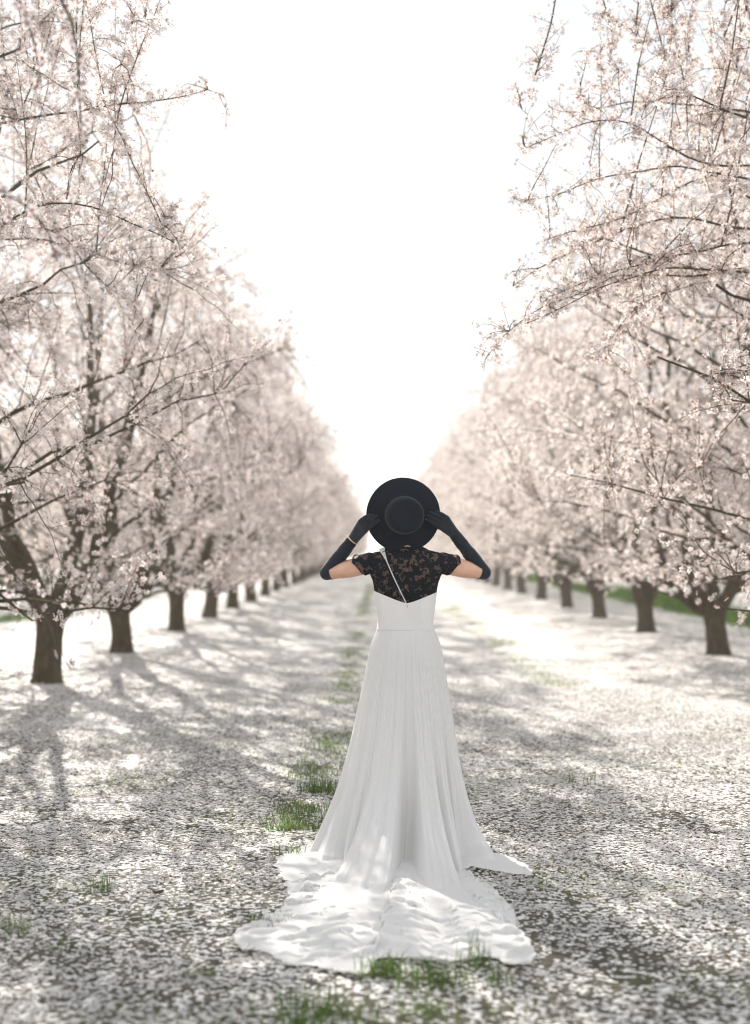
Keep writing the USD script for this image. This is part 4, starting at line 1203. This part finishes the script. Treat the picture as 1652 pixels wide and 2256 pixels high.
    Xa, Ya, Za = np.vstack([X, X2]), np.vstack([Y, Y2]), np.vstack([Z, Z2])
    # soften where the fall meets the ground
    sm = lambda A, sg: np.concatenate([A[:NV1 - 22], gaussian_filter1d(A, sg, axis=0, mode='nearest')[NV1 - 22:NV1 + 22], A[NV1 + 22:]])
    Za2 = gaussian_filter1d(Za, 4, axis=0, mode='nearest')
    k = np.exp(-((np.arange(NV1 + NV2) - NV1) / 14.) ** 2)[:, None]
    Za = Za * (1 - k) + Za2 * k
    Xa = Xa * (1 - k) + gaussian_filter1d(Xa, 6, axis=0, mode='nearest') * k
    Ya = Ya * (1 - k) + gaussian_filter1d(Ya, 6, axis=0, mode='nearest') * k
    # micro crumple everywhere, growing downwards
    sl = np.concatenate([q ** 2, np.ones(NV2)])[:, None]
    cr = meshkit.fbm(np.stack([np.broadcast_to(u[None] * 16, Xa.shape), Za * 3 + Ya * 2, 0 * Xa], -1), 3, 88) - .5
    Ya = Ya + .006 * cr * sl
    gz = ground_z(Xa + FX, Ya + FY) - FZ
    low = np.clip(1 - Za / .3, 0, 1)
    Za = np.maximum(Za + gz * low, gz + .0105)
    nv = NV1 + NV2
    V = np.stack([Xa, Ya, Za], -1)
    # let the loose cloth of the train settle: it has more length than room, so it buckles into creases
    r0 = NV1 - 10
    C = V[r0:].astype(np.float32).copy()
    m = len(C)
    grow_ = np.interp(np.arange(m), [0, NV1 - r0 - 4, NV1 - r0 + 30, m - 1], [1.0, 1.0, 1.065, 1.10]).astype(np.float32)[:, None] * np.ones((1, NU), np.float32)
    grow_ = 1 + (grow_ - 1) * np.clip((rH - rG - .02) / .35, .15, 1).astype(np.float32)[None]
    sh = lambda A, di, dj: np.roll(A, -dj, 1)[di:] if di else np.roll(A, -dj, 1)
    def pairs(di, dj, k):
        """Constraints between each vertex and the one di rows down and dj columns on."""
        n_ = m - di
        rest = np.linalg.norm(sh(C, di, dj) - C[:n_], axis=2)
        return di, dj, n_, (rest * grow_[:n_]).astype(np.float32), k
    cons = [pairs(1, 0, .9), pairs(0, 1, .9), pairs(1, 1, .35), pairs(1, -1, .35), pairs(4, 0, .08), pairs(0, 4, .08)]
    inv = np.ones((m, 1, 1), np.float32)
    inv[:3] = 0
    home = C[-1, :, :2].copy()
    rs = np.random.default_rng(4)
    prev = C.copy()
    C[6:, :, 2] += gaussian_filter(rs.normal(0, 1, (m - 6, NU)), 2.2).astype(np.float32) * .012 * np.clip((np.arange(m - 6) - (NV1 - r0)) / 30, 0, 1)[:, None].astype(np.float32)
    gz0 = (ground_z(C[..., 0] + FX, C[..., 1] + FY) - FZ + .012).astype(np.float32)
    for it in range(STEPS):
        vel = (C - prev) * np.float32(.90)
        prev = C.copy()
        C = C + vel * inv
        C[..., 2] -= np.float32(.00007) * inv[..., 0]
        for di, dj, n_, rest, k in cons:
            A, B_ = C[:n_], sh(C, di, dj)
            d = B_ - A
            L = np.linalg.norm(d, axis=2)
            g = (np.float32(.5 * k) * (L - rest) / np.maximum(L, 1e-6))[..., None] * d * np.float32(.8)
            acc = np.zeros_like(C)
            acc[:n_] += g
            acc[di:] -= np.roll(g, dj, 1)
            C = C + acc * inv
        under = C[..., 2] < gz0
        C[..., 2] = np.maximum(C[..., 2], gz0)
        C[..., :2] = np.where(under[..., None], prev[..., :2] + (C[..., :2] - prev[..., :2]) * np.float32(.5), C[..., :2])
        C[-1, :, :2] += (home - C[-1, :, :2]) * np.float32(.5)
        np.minimum(C[..., 2], np.maximum(V[r0:, :, 2].astype(np.float32) + np.float32(.03), np.float32(.070)), out=C[..., 2])
    V[r0:] = C
    V = V.reshape(-1, 3)
    i, j = np.meshgrid(np.arange(nv - 1), np.arange(NU), indexing='ij')
    Q = np.stack([i * NU + j, i * NU + (j + 1) % NU, (i + 1) * NU + (j + 1) % NU, (i + 1) * NU + j], -1).reshape(-1, 4)
    obj('skirt', (V, Q), 'white_chiffon', PERSON, smooth=True)
    # seam band at the waist
    an = np.linspace(0, 2 * np.pi, 97)
    ring = np.stack([.1405 * np.sin(an), -.1405 * .80 * np.cos(an), 1.031 + 0 * an], -1)
    obj('waist_seam', tubes(ring[None], np.full((1, 97), .0028), 6, False), 'white_chiffon', PERSON, smooth=True)
    # inner lining, so that the light does not pass straight through
    nl, na = 24, 96
    t = np.linspace(0, 1, nl)
    A = np.linspace(0, 2 * np.pi, na, endpoint=False)
    rr = np.interp(t, [0, .15, .3, .6, 1], [.128, .165, .185, .215, .26])
    Vx = np.stack([rr[:, None] * np.sin(A), -rr[:, None] * .78 * np.cos(A), np.repeat((1.03 - .95 * t)[:, None], na, 1)], -1).reshape(-1, 3)
    i, j = np.meshgrid(np.arange(nl - 1), np.arange(na), indexing='ij')
    Q = np.stack([i * na + j, i * na + (j + 1) % na, (i + 1) * na + (j + 1) % na, (i + 1) * na + j], -1).reshape(-1, 4)
    obj('skirt_lining', (Vx, Q), 'white_lining', PERSON, smooth=True)

# ---- the hat
def make_hat():
    c = at(888.5, 1139.5, BRIM_Y)
    n = 128
    # profile: radius, height towards the crown's top
    prof = np.array([(.1835, -.012), (.1845, -.0105), (.1838, -.008), (.165, -.002), (.135, .003), (.112, .005), (.1005, .009), (.0965, .016), (.0945, .030), (.0935, .060), (.0905, .074), (.0855, .088), (.077, .0965), (.066, .0995), (.052, .0985), (.040, .0955), (.020, .0940), (.0, .0935)])
    inner = np.array([(.1815, -.0125), (.160, -.0065), (.130, -.001), (.108, .001), (.0955, .006), (.0905, .02), (.0895, .06), (.088, .085), (.075, .094), (.04, .0905), (0, .0885)])
    def rev(pr, fine=60):
        t = np.r_[0, np.cumsum(np.linalg.norm(np.diff(pr, axis=0), axis=1))]
        pr = PchipInterpolator(t, pr, axis=0)(np.linspace(0, t[-1], fine))
        an = np.linspace(0, 2 * np.pi, n, endpoint=False)
        R, A = np.meshgrid(pr[:, 0], an, indexing='ij')
        h = pr[:, 1][:, None] + .008 * np.clip((R - .10) / .085, 0, 1) ** 2 * np.cos(2 * A + .4) + .003 * np.clip((R - .1) / .085, 0, 1) * np.sin(3 * A)
        x, z = R * np.cos(A), R * np.sin(A) * np.where(R < .1, .97, 1.0)
        v = np.stack([x, -h, z], -1).reshape(-1, 3)
        i, j = np.meshgrid(np.arange(fine - 1), np.arange(n), indexing='ij')
        q = np.stack([i * n + j, (i + 1) * n + j, (i + 1) * n + (j + 1) % n, i * n + (j + 1) % n], -1).reshape(-1, 4)
        return v, q
    # tip it a little: crown slightly down and to the right
    def tip(v):
        a, b = math.radians(3.0), math.radians(8)
        x, y, z = v.T
        y, z = y * math.cos(a) - z * math.sin(a), y * math.sin(a) + z * math.cos(a)
        x, y = x * math.cos(b) - y * math.sin(b), x * math.sin(b) + y * math.cos(b)
        return np.stack([x, y, z], -1)
    path, p = thing('hat', 'black wide-brimmed felt hat held against the back of her head by both hands', 'hat', np.array([FX, FY, FZ]) + c)
    cut = 24
    v, q = rev(prof, 90)
    rad = np.hypot(v[:, 0], v[:, 2])
    ringi = np.arange(90)
    rr = rad.reshape(90, n)[:, 0]
    k = int(np.argmax(rr < .0985))
    obj('brim', (tip(v[:(k + 1) * n]), q[:k * n]), 'black_felt', path, smooth=True)
    obj('crown', (tip(v[k * n:]), q[k * n:] - k * n), 'black_felt', path, smooth=True)
    v, q = rev(inner, 60)
    obj('underside', (tip(v), q), 'black_felt', path, smooth=True)
make_person()
make_skirt()
make_hat()
